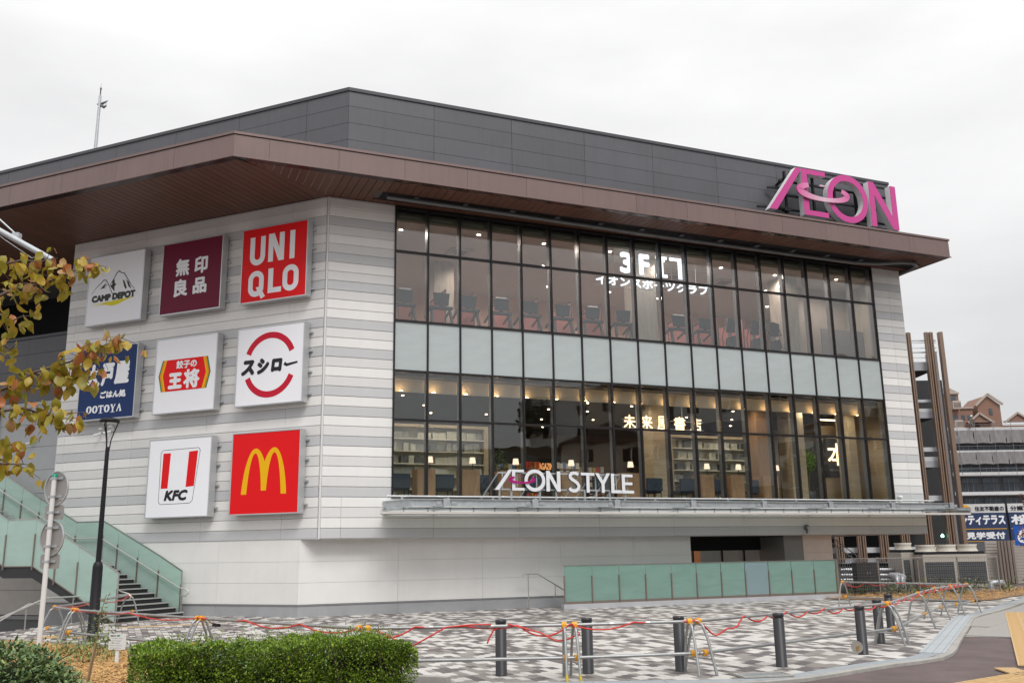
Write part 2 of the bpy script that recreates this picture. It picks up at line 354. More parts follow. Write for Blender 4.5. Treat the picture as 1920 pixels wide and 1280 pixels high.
# ---- curtain wall
fr_ = MB(); fr_.box(UG0-.03, -.04, ZG[0]-.09, UG1+.03, .14, ZG[0])
cw = fr_.build('curtain_wall', M_MUL, bld, FA)
MB().box(UG0-.03, -.04, ZG[-1], UG1+.03, .14, ZT).build('head_rail', M_MUL, cw, FA)
nb = 18; bw = (UG1-UG0)/nb
mm = MB(); mm.box(-.028, -.05, 0, .028, .06, ZG[-1]-ZG[0]); mm.mi = 1; mm.box(-.022, .06, 0, .022, .26, ZG[-1]-ZG[0]); mme = mm.mesh('mullion', [M_MUL, M_FIN])
for k in range(nb+1): link('mullion', mme, cw, FA @ Matrix.Translation((UG0+k*bw, 0, ZG[0])))
for zi in ZG[1:-1]: MB().box(UG0+.03, -.042, zi-.035, UG1-.03, .10, zi+.035).build('transom', M_MUL, cw, FA)
for r in range(5):
    z0, z1 = ZG[r]+(.036 if r else .002), ZG[r+1]-(.036 if r < 4 else .002)
    me = MB().box(.03, 0, z0, bw-.03, .022, z1).mesh('glass_pane', M_SPAN if r == 2 else M_GLASS)
    for k in range(nb): 
        link('spandrel_pane' if r == 2 else 'glass_pane', me, cw, FA @ Matrix.Translation((UG0+k*bw, 0, 0)) @ Matrix.Translation((0, .0, 0)))

# ---- eaves: fascia, soffit
OA, OB = -2.17, -3.82
UC, VC = -3.22, .68                      # fascia corner in A / B coordinates
UF = 24.62; VF = 22
eav = MB(); eav.box(UC+1, .5, 13.15, UF-.2, 12, 13.25); ea = eav.build('roof_deck', M_PARD, bld, FA)
fa = MB(); fa.box(UC+.03, OA+.03, 13.10, UF-.02, OA+.10, 13.76); fas = fa.build('fascia', M_JOINT, bld, FA)
ja = [UC]+[-2.2+2.06*i for i in range(0, 13)]+[UF]
for a, b in zip(ja[:-1], ja[1:]):
    MB().box(a+(.004 if a > UC else 0), OA, 13.10, b-.004, OA+.03, 13.735).build('fascia_panel', M_FAS, fas, FA)
MB().box(UC-.015, OA-.03, 13.762, UF+.04, OA+.35, 13.84).build('coping', M_FAS, fas, FA)
MB().box(UC, OA-.02, 13.062, UF+.05, OA+.02, 13.098).build('drip_edge', M_FAS, fas, FA)
fb = MB(); fb.box(-VF, OB+.03, 13.10, -VC-.03, OB+.10, 13.76); fbs = fb.build('fascia', M_JOINT, bld, FB)
jb = [VC]+[.62+2.29*i for i in range(1, 9)]+[VF]
for a, b in zip(jb[:-1], jb[1:]):
    MB().box(-b+.004, OB, 13.10, -a-(.004 if a > VC else 0), OB+.03, 13.735).build('fascia_panel', M_FAS, fbs, FB)
MB().box(-VF, OB-.03, 13.764, -VC+.012, OB+.35, 13.842).build('coping', M_FAS, fbs, FB)
MB().box(-VF, OB-.02, 13.063, -VC+.006, OB+.02, 13.099).build('drip_edge', M_FAS, fbs, FB)
# right hand return of the fascia
rt_ = MB(); rt_.box(UF-.03, OA+.03, 13.062, UF, 15, 13.735); rt_.box(UF-.04, OA+.35, 13.762, UF+.04, 15, 13.84); rt_.build('fascia_return', M_FAS, bld, FA)
# soffit boards, mitred along the hip from the wall corner to the fascia corner
sA = MB().box(0, OA+.28, 13.13, UF-.03, 12, 13.14).build('soffit', M_JOINT, bld, FA)
hip = UC/OA                                # u = hip*in on the hip line (in<0)
def board(parent, M, x0, x1, ya, yb0, yb1, z=13.075):
    vs = [(x0+.009, ya, z), (x1-.009, ya, z), (x1-.009, yb1, z), (x0+.009, yb0, z)]
    vs += [(a, b, z+.03) for a, b, _ in vs]
    MB().add(vs, [(3, 2, 1, 0), (4, 5, 6, 7), (0, 1, 5, 4), (1, 2, 6, 5), (2, 3, 7, 6), (3, 0, 4, 7)]).build('soffit_board', M_SOF, parent, M)
bwid = .26; x = UC+.45; i = 0
SL0, SL1, SY0, SY1 = 1.62, 24.1, -1.0, -.28     # open slot for the blind rail
while x < UF-.1:
    x1 = min(x+bwid, UF-.06); ya = OA+.28
    if x1 <= 0: board(sA, FA, x, x1, ya, x/hip, x1/hip)
    elif x < 0: board(sA, FA, x, x1, ya, 0, 0)
    elif x1 < SL0 or x > SL1: board(sA, FA, x, x1, ya, .02 if x < UEND-.2 else 6, .02 if x < UEND-.2 else 6)
    else:
        board(sA, FA, x, x1, ya, SY0, SY0); board(sA, FA, x, x1, SY1, .0, .0)
    x += bwid
MB().box(SL0-.05, SY0, 13.115, SL1+.1, SY1, 13.125).build('slot_back', M_DARK, sA, FA)
sB = MB().box(-VF, OB+.28, 13.13, -.4, 6, 13.14).build('soffit', M_JOINT, bld, FB)
hipb = VC/OB
x = -.02
while x < VF:
    x1 = x+bwid; ya = OB+.28
    if x < VC: y0 = y1 = .0
    def yb(v): return 0 if v >= 0 else 0
    # hip runs from (0,0) to (VC,OB): for v<VC boards start at the hip, not at the fascia
    a0 = max(ya, (x/hipb)) if x < VC else ya; a1 = max(ya, (x1/hipb)) if x1 < VC else ya
    end = .02 if x < VE else 3.0
    vs = [(-x1+.009, a1, 13.073), (-x-.009, a0, 13.073), (-x-.009, end, 13.073), (-x1+.009, end, 13.073)]
    vs += [(a, b, 13.103) for a, b, _ in vs]
    MB().add(vs, [(3, 2, 1, 0), (4, 5, 6, 7), (0, 1, 5, 4), (1, 2, 6, 5), (2, 3, 7, 6), (3, 0, 4, 7)]).build('soffit_board', M_SOF, sB, FB)
    x = x1
MB().box(UC+.42, OA+.02, 13.07, UF-.03, OA+.275, 13.10).build('soffit_edge', M_FASD, sA, FA)
MB().box(-VF, OB+.02, 13.071, -VC-.02, OB+.275, 13.101).build('soffit_edge', M_FASD, sB, FB)
# blind rail / pipe in the slot, turning the corner at its right end
bp = MB(); pts = [(1.7, -.86), (6, -.78), (12, -.62), (18, -.52), (21.2, -.53), (22.2, -.75), (23.0, -1.22), (23.5, -1.30), (23.95, -1.05), (24.15, -.5), (24.22, .2), (24.22, 1.2)]
bp.tube([(a, b, 12.97) for a, b in pts], .075, 10)
rail_ = bp.build('blind_rail', mat('rail_grey', (.17, .18, .19), .35, metal=.5), bld, FA)
for k in range(12):
    u = 2.6+k*1.7; MB().box(u, -.95+.018*k, 13.03, u+.16, -.6+.012*k, 13.07).build('bracket', M_FIN, rail_, FA)

# ---- roof parapet (charcoal)
PA_IN, PB_IN = .36, .72
# corner: K + uA*a + nA*.36 = K - (-uB)... solved once
_den = uA.x*nB.x+uA.y*nB.y
_a = (PB_IN-PA_IN*(nA.dot(nB)))/_den
PC = K+uA*_a+nA*PA_IN; PCU = _a; PCV = (PC-K).dot(uB)
UPE = 24.36
pa = MB(); pa.box(PCU+.03, PA_IN+.03, 13.2, UPE-.03, PA_IN+.3, 17.10); par = pa.build('parapet', M_JOINT, bld, FA)
pj = [PCU, 3.67]+[3.67+2.94*i for i in range(1, 7)]+[UPE]
pz = [13.2, 13.5, 14.11, 14.72, 15.33, 15.94, 16.55, 17.12]
for a, b in zip(pj[:-1], pj[1:]):
    for z0, z1 in zip(pz[:-1], pz[1:]): MB().box(a+.006, PA_IN, z0+.006, b-.006, PA_IN+.03, z1-.006).build('parapet_panel', M_PAR, par, FA)
MB().box(PCU-.02, PA_IN-.04, 17.10, UPE+.03, PA_IN+.4, 17.22).build('parapet_coping', M_PARD, par, FA)
MB().box(UPE-.03, PA_IN, 13.2, UPE, 14, 17.1).build('parapet_return', M_PAR, par, FA)
pb = MB(); pb.box(-22, PB_IN+.03, 13.2, -PCV-.03, PB_IN+.3, 17.10); parb = pb.build('parapet', M_JOINT, bld, FB)
pj = [PCV]+[PCV+1.7+2.9*i for i in range(0, 8)]
for a, b in zip(pj[:-1], pj[1:]):
    for z0, z1 in zip(pz[:-1], pz[1:]): MB().box(-b+.006, PB_IN, z0+.006, -a-.006, PB_IN+.03, z1-.006).build('parapet_panel', M_PAR, parb, FB)
MB().box(-22, PB_IN-.04, 17.101, -PCV+.01, PB_IN+.4, 17.221).build('parapet_coping', M_PARD, parb, FB)

# ---- set-back wall C at the left end (charcoal above, grey below)
WC = 0.9
wc = MB(); wc.box(-15.6, WC+.03, -2.2, -VE-.02, WC+.3, 7.6); wcl = wc.build('set_back_wall', M_JOINT, bld, FB)
z = 10.0
for k in range(4):
    MB().box(-22, WC, z-.62+.006, -VE-.02, WC+.3, z-.006).build('wall_panel', M_PAR, wcl, FB); z -= .62
for k in range(9):
    MB().box(-15.2, WC, z-.85+.006, -VE-.02, WC+.03, z-.006).build('wall_panel', mat('mid_grey_panel', (.42, .425, .44), .55, var=.04) if k < 7 else mat('beige_under', (.40, .37, .345), .6), wcl, FB); z -= .85
MB().box(-22, WC-.06, 9.98, -VE-.02, WC+.35, 10.08).build('balcony_coping', M_PARD, wcl, FB)
MB().box(-22, 5, 7, -VE, 5.1, 13.1).build('balcony_back', M_DARK, wcl, FB)
MB().box(-22, .9, 7, -21.9, 5.1, 13.1).build('balcony_back', M_DARK, wcl, FB)
MB().box(-22, WC, -2.2, -15.6, WC+.3, 4.5).build('lower_block', mat('beige_block', (.46, .43, .40), .6), wcl, FB)
MB().box(-22, 3.2, 4.5, -15.2, 3.3, 7.6).build('inner_wall', mat('warm_inner', (.5, .42, .32), .6), wcl, FB)
cc = MB(); cc.box(-15.35, WC-.1, 4.5, -15.2, WC+.1, 7.6); cc.build('post', M_FASD, wcl, FB)
MB().box(-17.2, 2.6, 4.5, -16.2, 2.7, 5.6).build('red_notice', mat('red_notice_paint', (.6, .02, .02), .5), wcl, FB)
MB().box(-16.0, WC-.02, -.28, -VE, WC, -.16).build('dark_ledge', M_PLT, wcl, FB)

# ---- interior shells (book shop below, gym above)
FL1, FL2 = 3.48, 9.2
M_CEILD = mat('dark_ceiling', (.045, .042, .045), .7, var=0)
M_CEILG = mat('gym_ceiling', (.66, .62, .60), .7, var=.03)
M_OAK = mat('pale_oak', (.46, .37, .25), .5, var=.14, scale=2.2, stretch=(.3, .3, 5))
M_WOOD = mat('brown_oak', (.30, .17, .09), .5, var=.18, scale=2.2, stretch=(5, 5, .5))
M_CONC = mat('board_concrete', (.46, .43, .38), .6, var=.16, scale=2.5, stretch=(5, 5, .5))
M_CREAM = mat('cream_panel', (.62, .58, .46), .55, var=.04)
ins = MB(); ins.box(.3, .36, 3.30, UEND-.05, 13.9, FL1); ins.box(.3, .36, 8.7, UEND-.05, 13.9, FL2)
interior = ins.build('floor_slab', mat('carpet_grey', (.22, .19, .17), .9), bld, FA)
MB().box(.3, .02, 7.5, UEND-.05, .2, 9.1).build('spandrel_backing', mat('spandrel_back', (.5, .54, .54), .6, var=0), bld, FA)
MB().box(.3, .4, 7.42, UEND-.05, 13.9, 7.46).build('bookshop_ceiling', M_CEILD, interior, FA)
MB().box(.3, .4, 12.96, UEND-.05, 13.9, 13.0).build('gym_ceiling', M_CEILG, interior, FA)
MB().box(.3, 13.5, FL1, UEND-.05, 13.6, 7.42).build('bookshop_back_wall', mat('dark_walnut', (.12, .065, .035), .6, var=.15), interior, FA)
MB().box(.3, 9.0, FL2, UEND-.05, 9.1, 12.96).build('gym_back_wall', mat('salmon_wall', (.66, .42, .33), .7, var=.05, scale=.4), interior, FA)
for a in (.30, UEND-.12):
    MB().box(a, .36, FL1, a+.06, 13.5, 7.42).build('inner_side_wall', M_OAK, interior, FA)
    MB().box(a, .36, FL2, a+.06, 9.0, 12.96).build('inner_side_wall', M_CONC, interior, FA)
MB().box(.4, .95, 6.98, UEND-.2, 1.02, 7.42).build('bulkhead', mat('bulkhead_cream', (.66, .56, .42), .6, var=0), interior, FA)
MB().box(UG0, .3, 12.72, UG1, .5, 12.96).build('blind_box', mat('olive_blind', (.14, .14, .10), .6, var=0), interior, FA)
bk = MB()
for k in range(nb): bk.box(UG0+.2+k*bw, .26, 12.78, UG0+bw-.15+k*bw, .3, 12.86)
bk.build('blind_rail', mat('olive_light', (.22, .22, .16), .6), interior, FA)
# columns seen behind the glass
for u0, u1, mt in ((12.9, 13.62, M_OAK), (17.7, 18.45, M_WOOD), (19.3, 20.05, M_OAK), (22.35, 22.75, M_OAK)):
    MB().box(u0, 2.0, FL1, u1, 2.7, 7.42).build('column', mt, interior, FA)
MB().box(19.9, 3.4, FL1, 22.2, 3.5, 6.2).build('slate_panel', mat('slate_wall', (.055, .06, .068), .6, var=.12, scale=2, stretch=(.3, .3, 6)), interior, FA)
MB().box(22.2, 3.4, FL1, 23.9, 3.5, 6.9).build('oak_panel', M_OAK, interior, FA)
for u0, u1 in ((12.45, 13.4), (19.55, 20.35), (5.2, 6.0)):
    MB().box(u0, 2.05 if u0 > 6 else 5, FL2, u1, 2.9 if u0 > 6 else 5.8, 12.96).build('column', M_CONC, interior, FA)
MB().box(20.6, 3.2, FL2, 23.9, 3.3, 12.96).build('gym_partition', mat('grey_plaster', (.48, .44, .40), .7), interior, FA)
MB().box(21.6, 2.2, FL2, 23.9, 2.24, 10.9).build('gym_screen', mat('screen_grey', (.30, .31, .32), .5), interior, FA)

# ---------------------------------------------------------------- tenant signs on facade B
SW, SH = 2.59, 2.54
M_ALU = mat('sign_aluminium', (.56, .57, .58), .35, metal=.6, var=.03)
def P(name, col, **k): return mat(name, col, k.pop('rough', .45), var=0, spec=.22, **k)
P_W = P('print_white', (.90, .91, .95)); P_RED = P('print_red', (.78, .006, .010)); P_MAR = P('print_maroon', (.155, .008, .035))
P_NAVY = P('print_navy', (.012, .035, .13)); P_BLACK = P('print_black', (.022, .022, .028)); P_YEL = P('print_yellow', (.86, .46, .004))
P_CRIM = P('print_crimson', (.55, .010, .035)); P_GRN = P('print_green', (.02, .22, .06)); P_ORG = P('print_orange', (.85, .27, .005))
P_OLV = P('print_olive', (.05, .055, .045)); P_LEM = P('print_lemon', (.75, .68, .03)); P_INK = P('print_white_ink', (.88, .89, .92))
def sign(col, row, name, label, face):
    s0 = -(0.5+3.39*col+SW); z0 = 9.74-3.365*row
    t = thing(name, label, 'sign', FB @ Matrix.Translation((s0, -.35, z0)), 'tenant signs on the striped wall')
    Mx = WM[t.name]
    b = MB(); b.box(.0, .0, 0, SW, .27, .035); b.box(0, 0, SH-.035, SW, .27, SH); b.box(0, 0, .035, .035, .27, SH-.035); b.box(SW-.035, 0, .035, SW, .27, SH-.035); b.box(.035, .04, .035, SW-.035, .27, SH-.035)
    b.build('case', M_ALU, t)
    MB().box(.036, .012, .036, SW-.036, .038, SH-.036).build('face', face, t)
    br = MB().box(0, 0, 0, .30, .07, .05).mesh('bracket', M_ALU)
    for zz in (.25, .95, 1.6, 2.2):
        for xx in (-.10, SW-.20): link('bracket', br, t, Mx @ Matrix.Translation((xx, .275, zz)))
    return t
YF = .0085   # lettering sits just proud of the face
def lay(b, name, m, t): b.build(name, m, t)
t = sign(0, 0, 'tenant_sign', 'square bright red sign with bold white letters UNIQLO in two lines', P_RED)
b = MB(); hx = lambda px: px
def TX(b, s, x0, z0, x1, z1, bold=0, shear=0): text(b, s, x0, z0, x1, z1, YF, bold, shear)
# U N I / Q L O as strokes
w = .20
b.ribbon([(.42, 2.22), (.42, 1.55)]+arc(.63, 1.55, .21, .21, 180, 360, 10)+[(.84, 2.22)], w*.93, YF, .012)
b.prism([(1.06, 1.30), (1.06, 2.25), (1.28, 2.25), (1.49, 1.74), (1.49, 2.25), (1.68, 2.25), (1.68, 1.30), (1.47, 1.30), (1.25, 1.83), (1.25, 1.30)], YF, .012)
b.prism([(1.90, 1.30), (1.90, 2.25), (2.09, 2.25), (2.09, 1.30)], YF, .012)
b.ribbon(arc(.62, .55+.22, .215, .20, 0, 180, 10)+arc(.62, .48, .215, .20, 180, 360, 10), w*.9, YF, .012, closed=True)
b.prism([(.62, .50), (.78, .52), (1.0, .17), (.84, .10)], YF-.001, .012)
b.prism([(1.10, .25), (1.10, 1.07), (1.29, 1.07), (1.29, .42), (1.62, .42), (1.62, .25)], YF, .012)
b.ribbon(arc(1.97, .55+.26, .215, .20, 0, 180, 10)+arc(1.97, .52, .215, .20, 180, 360, 10), w*.9, YF, .012, closed=True)
b.build('lettering', P_INK, t)
t = sign(1, 0, 'tenant_sign', 'square maroon sign with four white characters 無印良品 in two lines', P_MAR)
b = MB(); TX(b, '無', .62, 1.30, 1.20, 1.92, .055); TX(b, '印', 1.42, 1.30, 1.98, 1.90, .055); TX(b, '良', .58, .58, 1.18, 1.20, .055); TX(b, '品', 1.40, .60, 1.98, 1.16, .055); b.build('lettering', P_INK, t)
t = sign(2, 0, 'tenant_sign', 'square white sign reading CAMP DEPOT under a drawing of two mountains', P_W)
b = MB(); TX(b, 'CAMP DEPOT', .24, .83, 2.26, 1.09, .05); b.build('lettering', P_OLV, t)
b = MB()
b.ribbon([(.20, 1.16), (.42, 1.38), (.62, 1.52), (.74, 1.62), (.86, 1.60), (.98, 1.42), (1.20, 1.06)], [.012, .02, .03, .035, .03, .025, .02], YF, .012)
b.ribbon([(1.04, 1.38), (1.20, 1.60), (1.34, 1.82), (1.44, 1.87), (1.56, 1.78), (1.66, 1.77), (1.86, 1.52), (2.04, 1.28), (2.22, 1.12)], [.02, .03, .035, .035, .03, .03, .03, .02, .01], YF-.001, .012)
b.prism([(.60, 1.30), (.88, 1.54), (.80, 1.44), (.94, 1.44), (.78, 1.37), (.88, 1.34)], YF, .012)
b.prism([(1.24, 1.60), (1.26, 1.45), (1.34, 1.40), (1.26, 1.32), (1.28, 1.14), (1.06, 1.36), (1.16, 1.42), (1.14, 1.50)], YF, .012)
b.prism([(1.62, 1.54), (1.72, 1.26), (1.80, 1.16), (1.84, 1.20), (1.78, 1.34), (1.72, 1.46)], YF, .012)
b.prism([(1.78, 1.52), (1.92, 1.24), (2.06, 1.14), (1.98, 1.28), (1.92, 1.40)], YF, .012)
b.build('mountain_drawing', P_OLV, t)
b = MB(); b.prism([(.18, .77), (1.1, .80), (2.28, .86), (1.8, .76), (1.5, .66), (1.2, .63), (.9, .70), (.36, .70), (.9, .745)], YF, .012); b.build('yellow_brush_stroke', P_LEM, t)
t = sign(0, 1, 'tenant_sign', 'square white sign with a red ring broken by black lettering スシロー', P_W)
b = MB(); b.ribbon(arc(1.3, 1.32, .90, .90, 22, 158, 30), .20, YF, .012); b.ribbon(arc(1.3, 1.22, .90, .90, 202, 338, 30), .20, YF, .012); b.build('red_ring', P_CRIM, t)
b = MB(); TX(b, 'ス', .20, .98, .72, 1.48, .085, .12); TX(b, 'シ', .80, .98, 1.26, 1.50, .085, .12); TX(b, 'ロ', 1.36, 1.02, 1.76, 1.44, .085, .1); b.ribbon([(1.86, 1.26), (1.96, 1.20), (2.36, 1.26)], [.11, .09, .06], YF, .012); b.build('lettering', P_BLACK, t)
t = sign(1, 1, 'tenant_sign', 'square white sign with a red six-sided plaque lettered 餃子の王将', P_W)
def hexa(x0, x1, d, z0, z1): zm = (z0+z1)/2; return [(x0+d, z1), (x1-d, z1), (x1, zm), (x1-d, z0), (x0+d, z0), (x0, zm)]
for k, (m, x0) in enumerate(((P_GRN, .18), (P_ORG, .235), (P_YEL, .295), (P_RED, .37))):
    b = MB(); b.prism(hexa(x0, 2.44-x0+.10, .14, .735, 1.79), YF-.0012*k, .012); b.build('plaque' if k == 3 else 'plaque_stripe', m, t)
b = MB(); text(b, '餃子の', .92, 1.46, 1.78, 1.74, YF-.006, .025); text(b, '王', .62, .80, 1.20, 1.34, YF-.006, .085); text(b, '将', 1.26, .78, 1.92, 1.42, YF-.006, .06); b.build('lettering', P_INK, t)
t = sign(2, 1, 'tenant_sign', 'square navy sign reading OOTOYA, half hidden by autumn leaves', P_NAVY)
b = MB(); TX(b, '大', .25, 1.15, .95, 1.95, .09, .05); TX(b, '戸', 1.0, 1.15, 1.55, 1.95, .09, .05); TX(b, '屋', 1.60, 1.17, 2.26, 1.97, .09, .05)
TX(b, 'ごはん処', 1.02, .72, 2.18, .98, .035); 
def serif_word(b, s, x0, z0, x1, z1):
    n = len(s); cw_ = (x1-x0)/n; th = .065
    for i, c in enumerate(s):
        a = x0+cw_*i+.02; e = x0+cw_*(i+1)-.02; m_ = (a+e)/2; h = z1-z0
        if c == 'O':
            pts = arc(m_, z0+h/2, (e-a)/2-.03, h/2-.02, 0, 360, 24)[:-1]
            b.ribbon(pts, [.03+.05*abs(cos(2*pi*k/24)) for k in range(24)], YF, .012, closed=True)
        if c == 'T': b.prism([(m_-th/2, z0), (m_-th/2, z1-.04), (a+.03, z1-.04), (a+.01, z1-.09), (a, z1-.09), (a, z1), (e, z1), (e, z1-.09), (e-.01, z1-.09), (e-.03, z1-.04), (m_+th/2, z1-.04), (m_+th/2, z0)], YF, .012); 
        if c == 'Y': b.prism([(m_-th/2, z0), (m_-th/2, z0+h*.45), (a, z1), (a+.09, z1), (m_+.01, z0+h*.55), (e-.04, z1), (e, z1), (m_+th/2, z0+h*.45), (m_+th/2, z0)], YF, .012)
        if c == 'A': b.prism([(a, z0), (m_-.01, z1), (m_+.03, z1), (e, z0), (e-.09, z0), (m_+.05, z0+.10), (m_-.07, z0+.10), (m_-.06, z0+.135), (m_+.04, z0+.135), (m_-.0, z1-.09), (a+.045, z0)], YF, .012)
        if c in 'TY': b.prism([(m_-.09, z0-.018), (m_-.09, z0-.001), (m_+.09, z0-.001), (m_+.09, z0-.018)], YF, .012)
serif_word(b, 'OOTOYA', .42, .24, 2.05, .50); b.build('lettering', P_INK, t)
t = sign(0, 2, 'tenant_sign', 'square red sign with a large yellow double arch', P_RED)
b = MB()
def arch(xc, fl):
    o = [(xc-.42*fl, .62), (xc-.36*fl, 1.15), (xc-.24*fl, 1.70), (xc-.08*fl, 1.93), (xc+.08*fl, 1.90), (xc+.22*fl, 1.66), (xc+.33*fl, 1.20), (xc+.40*fl, .74)]
    return o
def bez(p0, p1, p2, p3, n=10): return [tuple((1-t_)**3*np.array(p0)+3*(1-t_)**2*t_*np.array(p1)+3*(1-t_)*t_*t_*np.array(p2)+t_**3*np.array(p3)) for t_ in [i/n for i in range(n+1)]]
# one outline for the whole mark: outer left, outer right, inner arches
out = bez((.43, .62), (.48, 1.35), (.68, 2.02), (.92, 2.02))+bez((.92, 2.02), (1.06, 2.02), (1.18, 1.85), (1.275, 1.60))[1:]
out += bez((1.275, 1.60), (1.37, 1.85), (1.49, 2.02), (1.63, 2.02))+bez((1.63, 2.02), (1.87, 2.02), (2.07, 1.35), (2.12, .60))[1:]
out += [(1.93, .60)]+bez((1.92, .62), (1.87, 1.30), (1.78, 1.86), (1.63, 1.87))+bez((1.63, 1.87), (1.50, 1.86), (1.40, 1.30), (1.37, .72))[1:]
out += [(1.18, .72)]+bez((1.18, .72), (1.15, 1.30), (1.05, 1.86), (.92, 1.87))+bez((.92, 1.87), (.77, 1.86), (.68, 1.30), (.63, .62))[1:]
b.prism(out, YF, .012); b.build('double_arch', P_YEL, t)
t = sign(1, 2, 'tenant_sign', 'square white sign reading KFC below two red stripes in a thin outlined badge', P_W)
b = MB(); b.prism([(.60, .93), (.62, 2.06), (.93, 2.06), (.88, .93)], YF, .012); b.prism([(1.62, .95), (1.68, 2.07), (2.04, 2.09), (1.95, .97)], YF, .012); b.build('red_stripe', P_RED, t)
b = MB(); TX(b, 'KFC', .76, .53, 1.66, .87, .05, .25); b.build('lettering', P_BLACK, t)
b = MB(); b.ribbon([(.62, .43), (1.82, .44), (1.92, .52), (2.13, 2.10), (2.06, 2.18), (.60, 2.16), (.52, 2.08), (.54, .50)], .014, YF, .012, closed=True); b.build('badge_outline', P_BLACK, t)

# ---------------------------------------------------------------- strokes of the shop name, in the units of a 1:1 drawing
def nameparts():
    p = {}
    p['slash'] = ('poly', [(135, 882), (187, 882), (333, 650), (333, 637), (300, 637)])
    p['E'] = ('poly', [(335, 637), (475, 637), (475, 668), (373, 668), (373, 855), (478, 855), (478, 887), (335, 887)])
    p['O'] = ('ring', (603, 764, 104, 112, 40))
    p['N'] = ('poly', [(738, 893), (738, 645), (778, 645), (866, 812), (866, 650), (908, 650), (908, 896), (868, 896), (778, 730), (778, 893)])
    p['S'] = ('rib', [(1128, 682), (1100, 668), (1072, 664), (1045, 672), (1028, 695), (1030, 722), (1052, 745), (1085, 765), (1115, 790), (1132, 822), (1124, 858), (1098, 880), (1066, 885), (1036, 874), (1014, 852)], 37)
    p['T'] = ('poly', [(1158, 657), (1328, 660), (1328, 694), (1264, 693), (1264, 902), (1226, 902), (1226, 692), (1158, 690)])
    p['Y'] = ('poly', [(1336, 660), (1380, 660), (1432, 752), (1482, 660), (1524, 660), (1452, 795), (1452, 903), (1414, 903), (1414, 795)])
    p['L'] = ('poly', [(1535, 662), (1575, 662), (1575, 870), (1668, 870), (1668, 906), (1535, 906)])
    p['E2'] = ('poly', [(1672, 668), (1812, 670), (1812, 704), (1712, 703), (1712, 769), (1806, 770), (1806, 804), (1712, 803), (1712, 872), (1824, 874), (1824, 909), (1672, 907)])
    return p
def letter(b, q, fx, fz, y0, y1, grow=0):
    if q[0] == 'poly': b.prism([(fx(x), fz(z)) for x, z in q[1]], y0, y1)
    elif q[0] == 'ring':
        cx, cz, rx, rz, w_ = q[1]; sx = abs(fx(1)-fx(0)); sz = abs(fz(1)-fz(0))
        b.ribbon([(fx(x), fz(z)) for x, z in arc(cx, cz, rx, rz, 0, 360, 44)[:-1]], w_*(sx+sz)/2, y0, y1, closed=True)
    else:
        sx = abs(fx(1)-fx(0)); sz = abs(fz(1)-fz(0)); b.ribbon([(fx(x), fz(z)) for x, z in q[1]], q[2]*(sx+sz)/2, y0, y1)
def orbit(b, fx, fz, y0, y1):
    sz = abs(fz(1)-fz(0))
    def seg(a0, a1, n):
        o = arc(447, 762, 156, 44, a0, a1, n); i_ = arc(450, 754, 124, 30, a0, a1, n)
        pts = [((p[0]+q[0])/2, (p[1]+q[1])/2) for p, q in zip(o, i_)]
        ws = [max(6, hypot(p[0]-q[0], p[1]-q[1]))*sz for p, q in zip(o, i_)]
        b.ribbon([(fx(x), fz(z)) for x, z in pts], ws, y0, y1)
    seg(-38, 232, 40); seg(262, 278, 5)
NP = nameparts()

# ---- roof sign
t = thing('roof_sign', 'big pink rooftop letters AEON with a ring, on a black steel frame', 'sign', FA @ Matrix.Translation((17.11, -.6, 13.84)))
RX = lambda x: (x-135)*(6.63/773.0)
RZ = lambda z: (887-z)*(1.97/250.0)+.86
M_PINK = mat('pink_face', (.60, .055, .29), .35, var=.02); M_SIL = mat('letter_side', (.74, .74, .75), .35, var=0)
NR = {'slash': ('poly', [(135, 882), (178, 882), (331, 650), (331, 637), (304, 637)]), 'E': ('poly', [(335, 637), (475, 637), (475, 663), (366, 663), (366, 860), (478, 860), (478, 887), (335, 887)]),
      'O': ('ring', (603, 764, 107, 115, 32)), 'N': ('poly', [(738, 893), (738, 645), (770, 645), (874, 822), (874, 650), (908, 650), (908, 896), (872, 896), (770, 716), (770, 893)])}
for k in ('slash', 'E', 'O', 'N'):
    b = MB(); letter(b, NR[k], RX, RZ, .012, .28); lt = b.build('letter', M_SIL, t)
    b = MB(); letter(b, NR[k], RX, RZ, 0, .0115); b.build('letter_face', M_PINK, lt)
mp_ = bpy.data.materials.new('pink_to_white_ring'); mp_.use_nodes = True
_t = mp_.node_tree; _b = _t.nodes['Principled BSDF']; _g = _t.nodes.new('ShaderNodeTexCoord'); _s = _t.nodes.new('ShaderNodeSeparateXYZ'); _r = _t.nodes.new('ShaderNodeValToRGB')
_t.links.new(_g.outputs['Object'], _s.inputs[0]); _m = _t.nodes.new('ShaderNodeMapRange'); _m.inputs[1].default_value = 1.3; _m.inputs[2].default_value = 4.1
_t.links.new(_s.outputs[0], _m.inputs[0]); _t.links.new(_m.outputs[0], _r.inputs[0]); _t.links.new(_r.outputs[0], _b.inputs['Base Color'])
for p_, c_ in ((0, (.70, .085, .34, 1)), (1, (.70, .085, .34, 1))): _r.color_ramp.elements[p_].color = c_
e_ = _r.color_ramp.elements.new(.5); e_.color = (.74, .52, .62, 1)
b = MB(); orbit(b, RX, RZ, -.10, -.04); b.build('ring', mp_, t)
f = MB()
for zz in (1.15, 1.75, 2.35): f.bar((.9, .42, zz), (6.55, .42, zz), .07)
for xx in (1.2, 2.6, 3.7, 4.8, 5.75): f.bar((xx, .42, .78), (xx, .42, 2.78), .09)
for xx in (1.2, 3.7, 5.75):
    for zz in (1.0, 2.5): f.bar((xx, .42, zz), (xx, .95, zz-.12), .08)
    f.bar((xx, .45, 1.0), (xx, .95, 1.6), .06)
for zz in (.9, 2.75): f.bar((.6 if zz < 1 else 1.4, .36, zz), (6.5, .36, zz), .06)
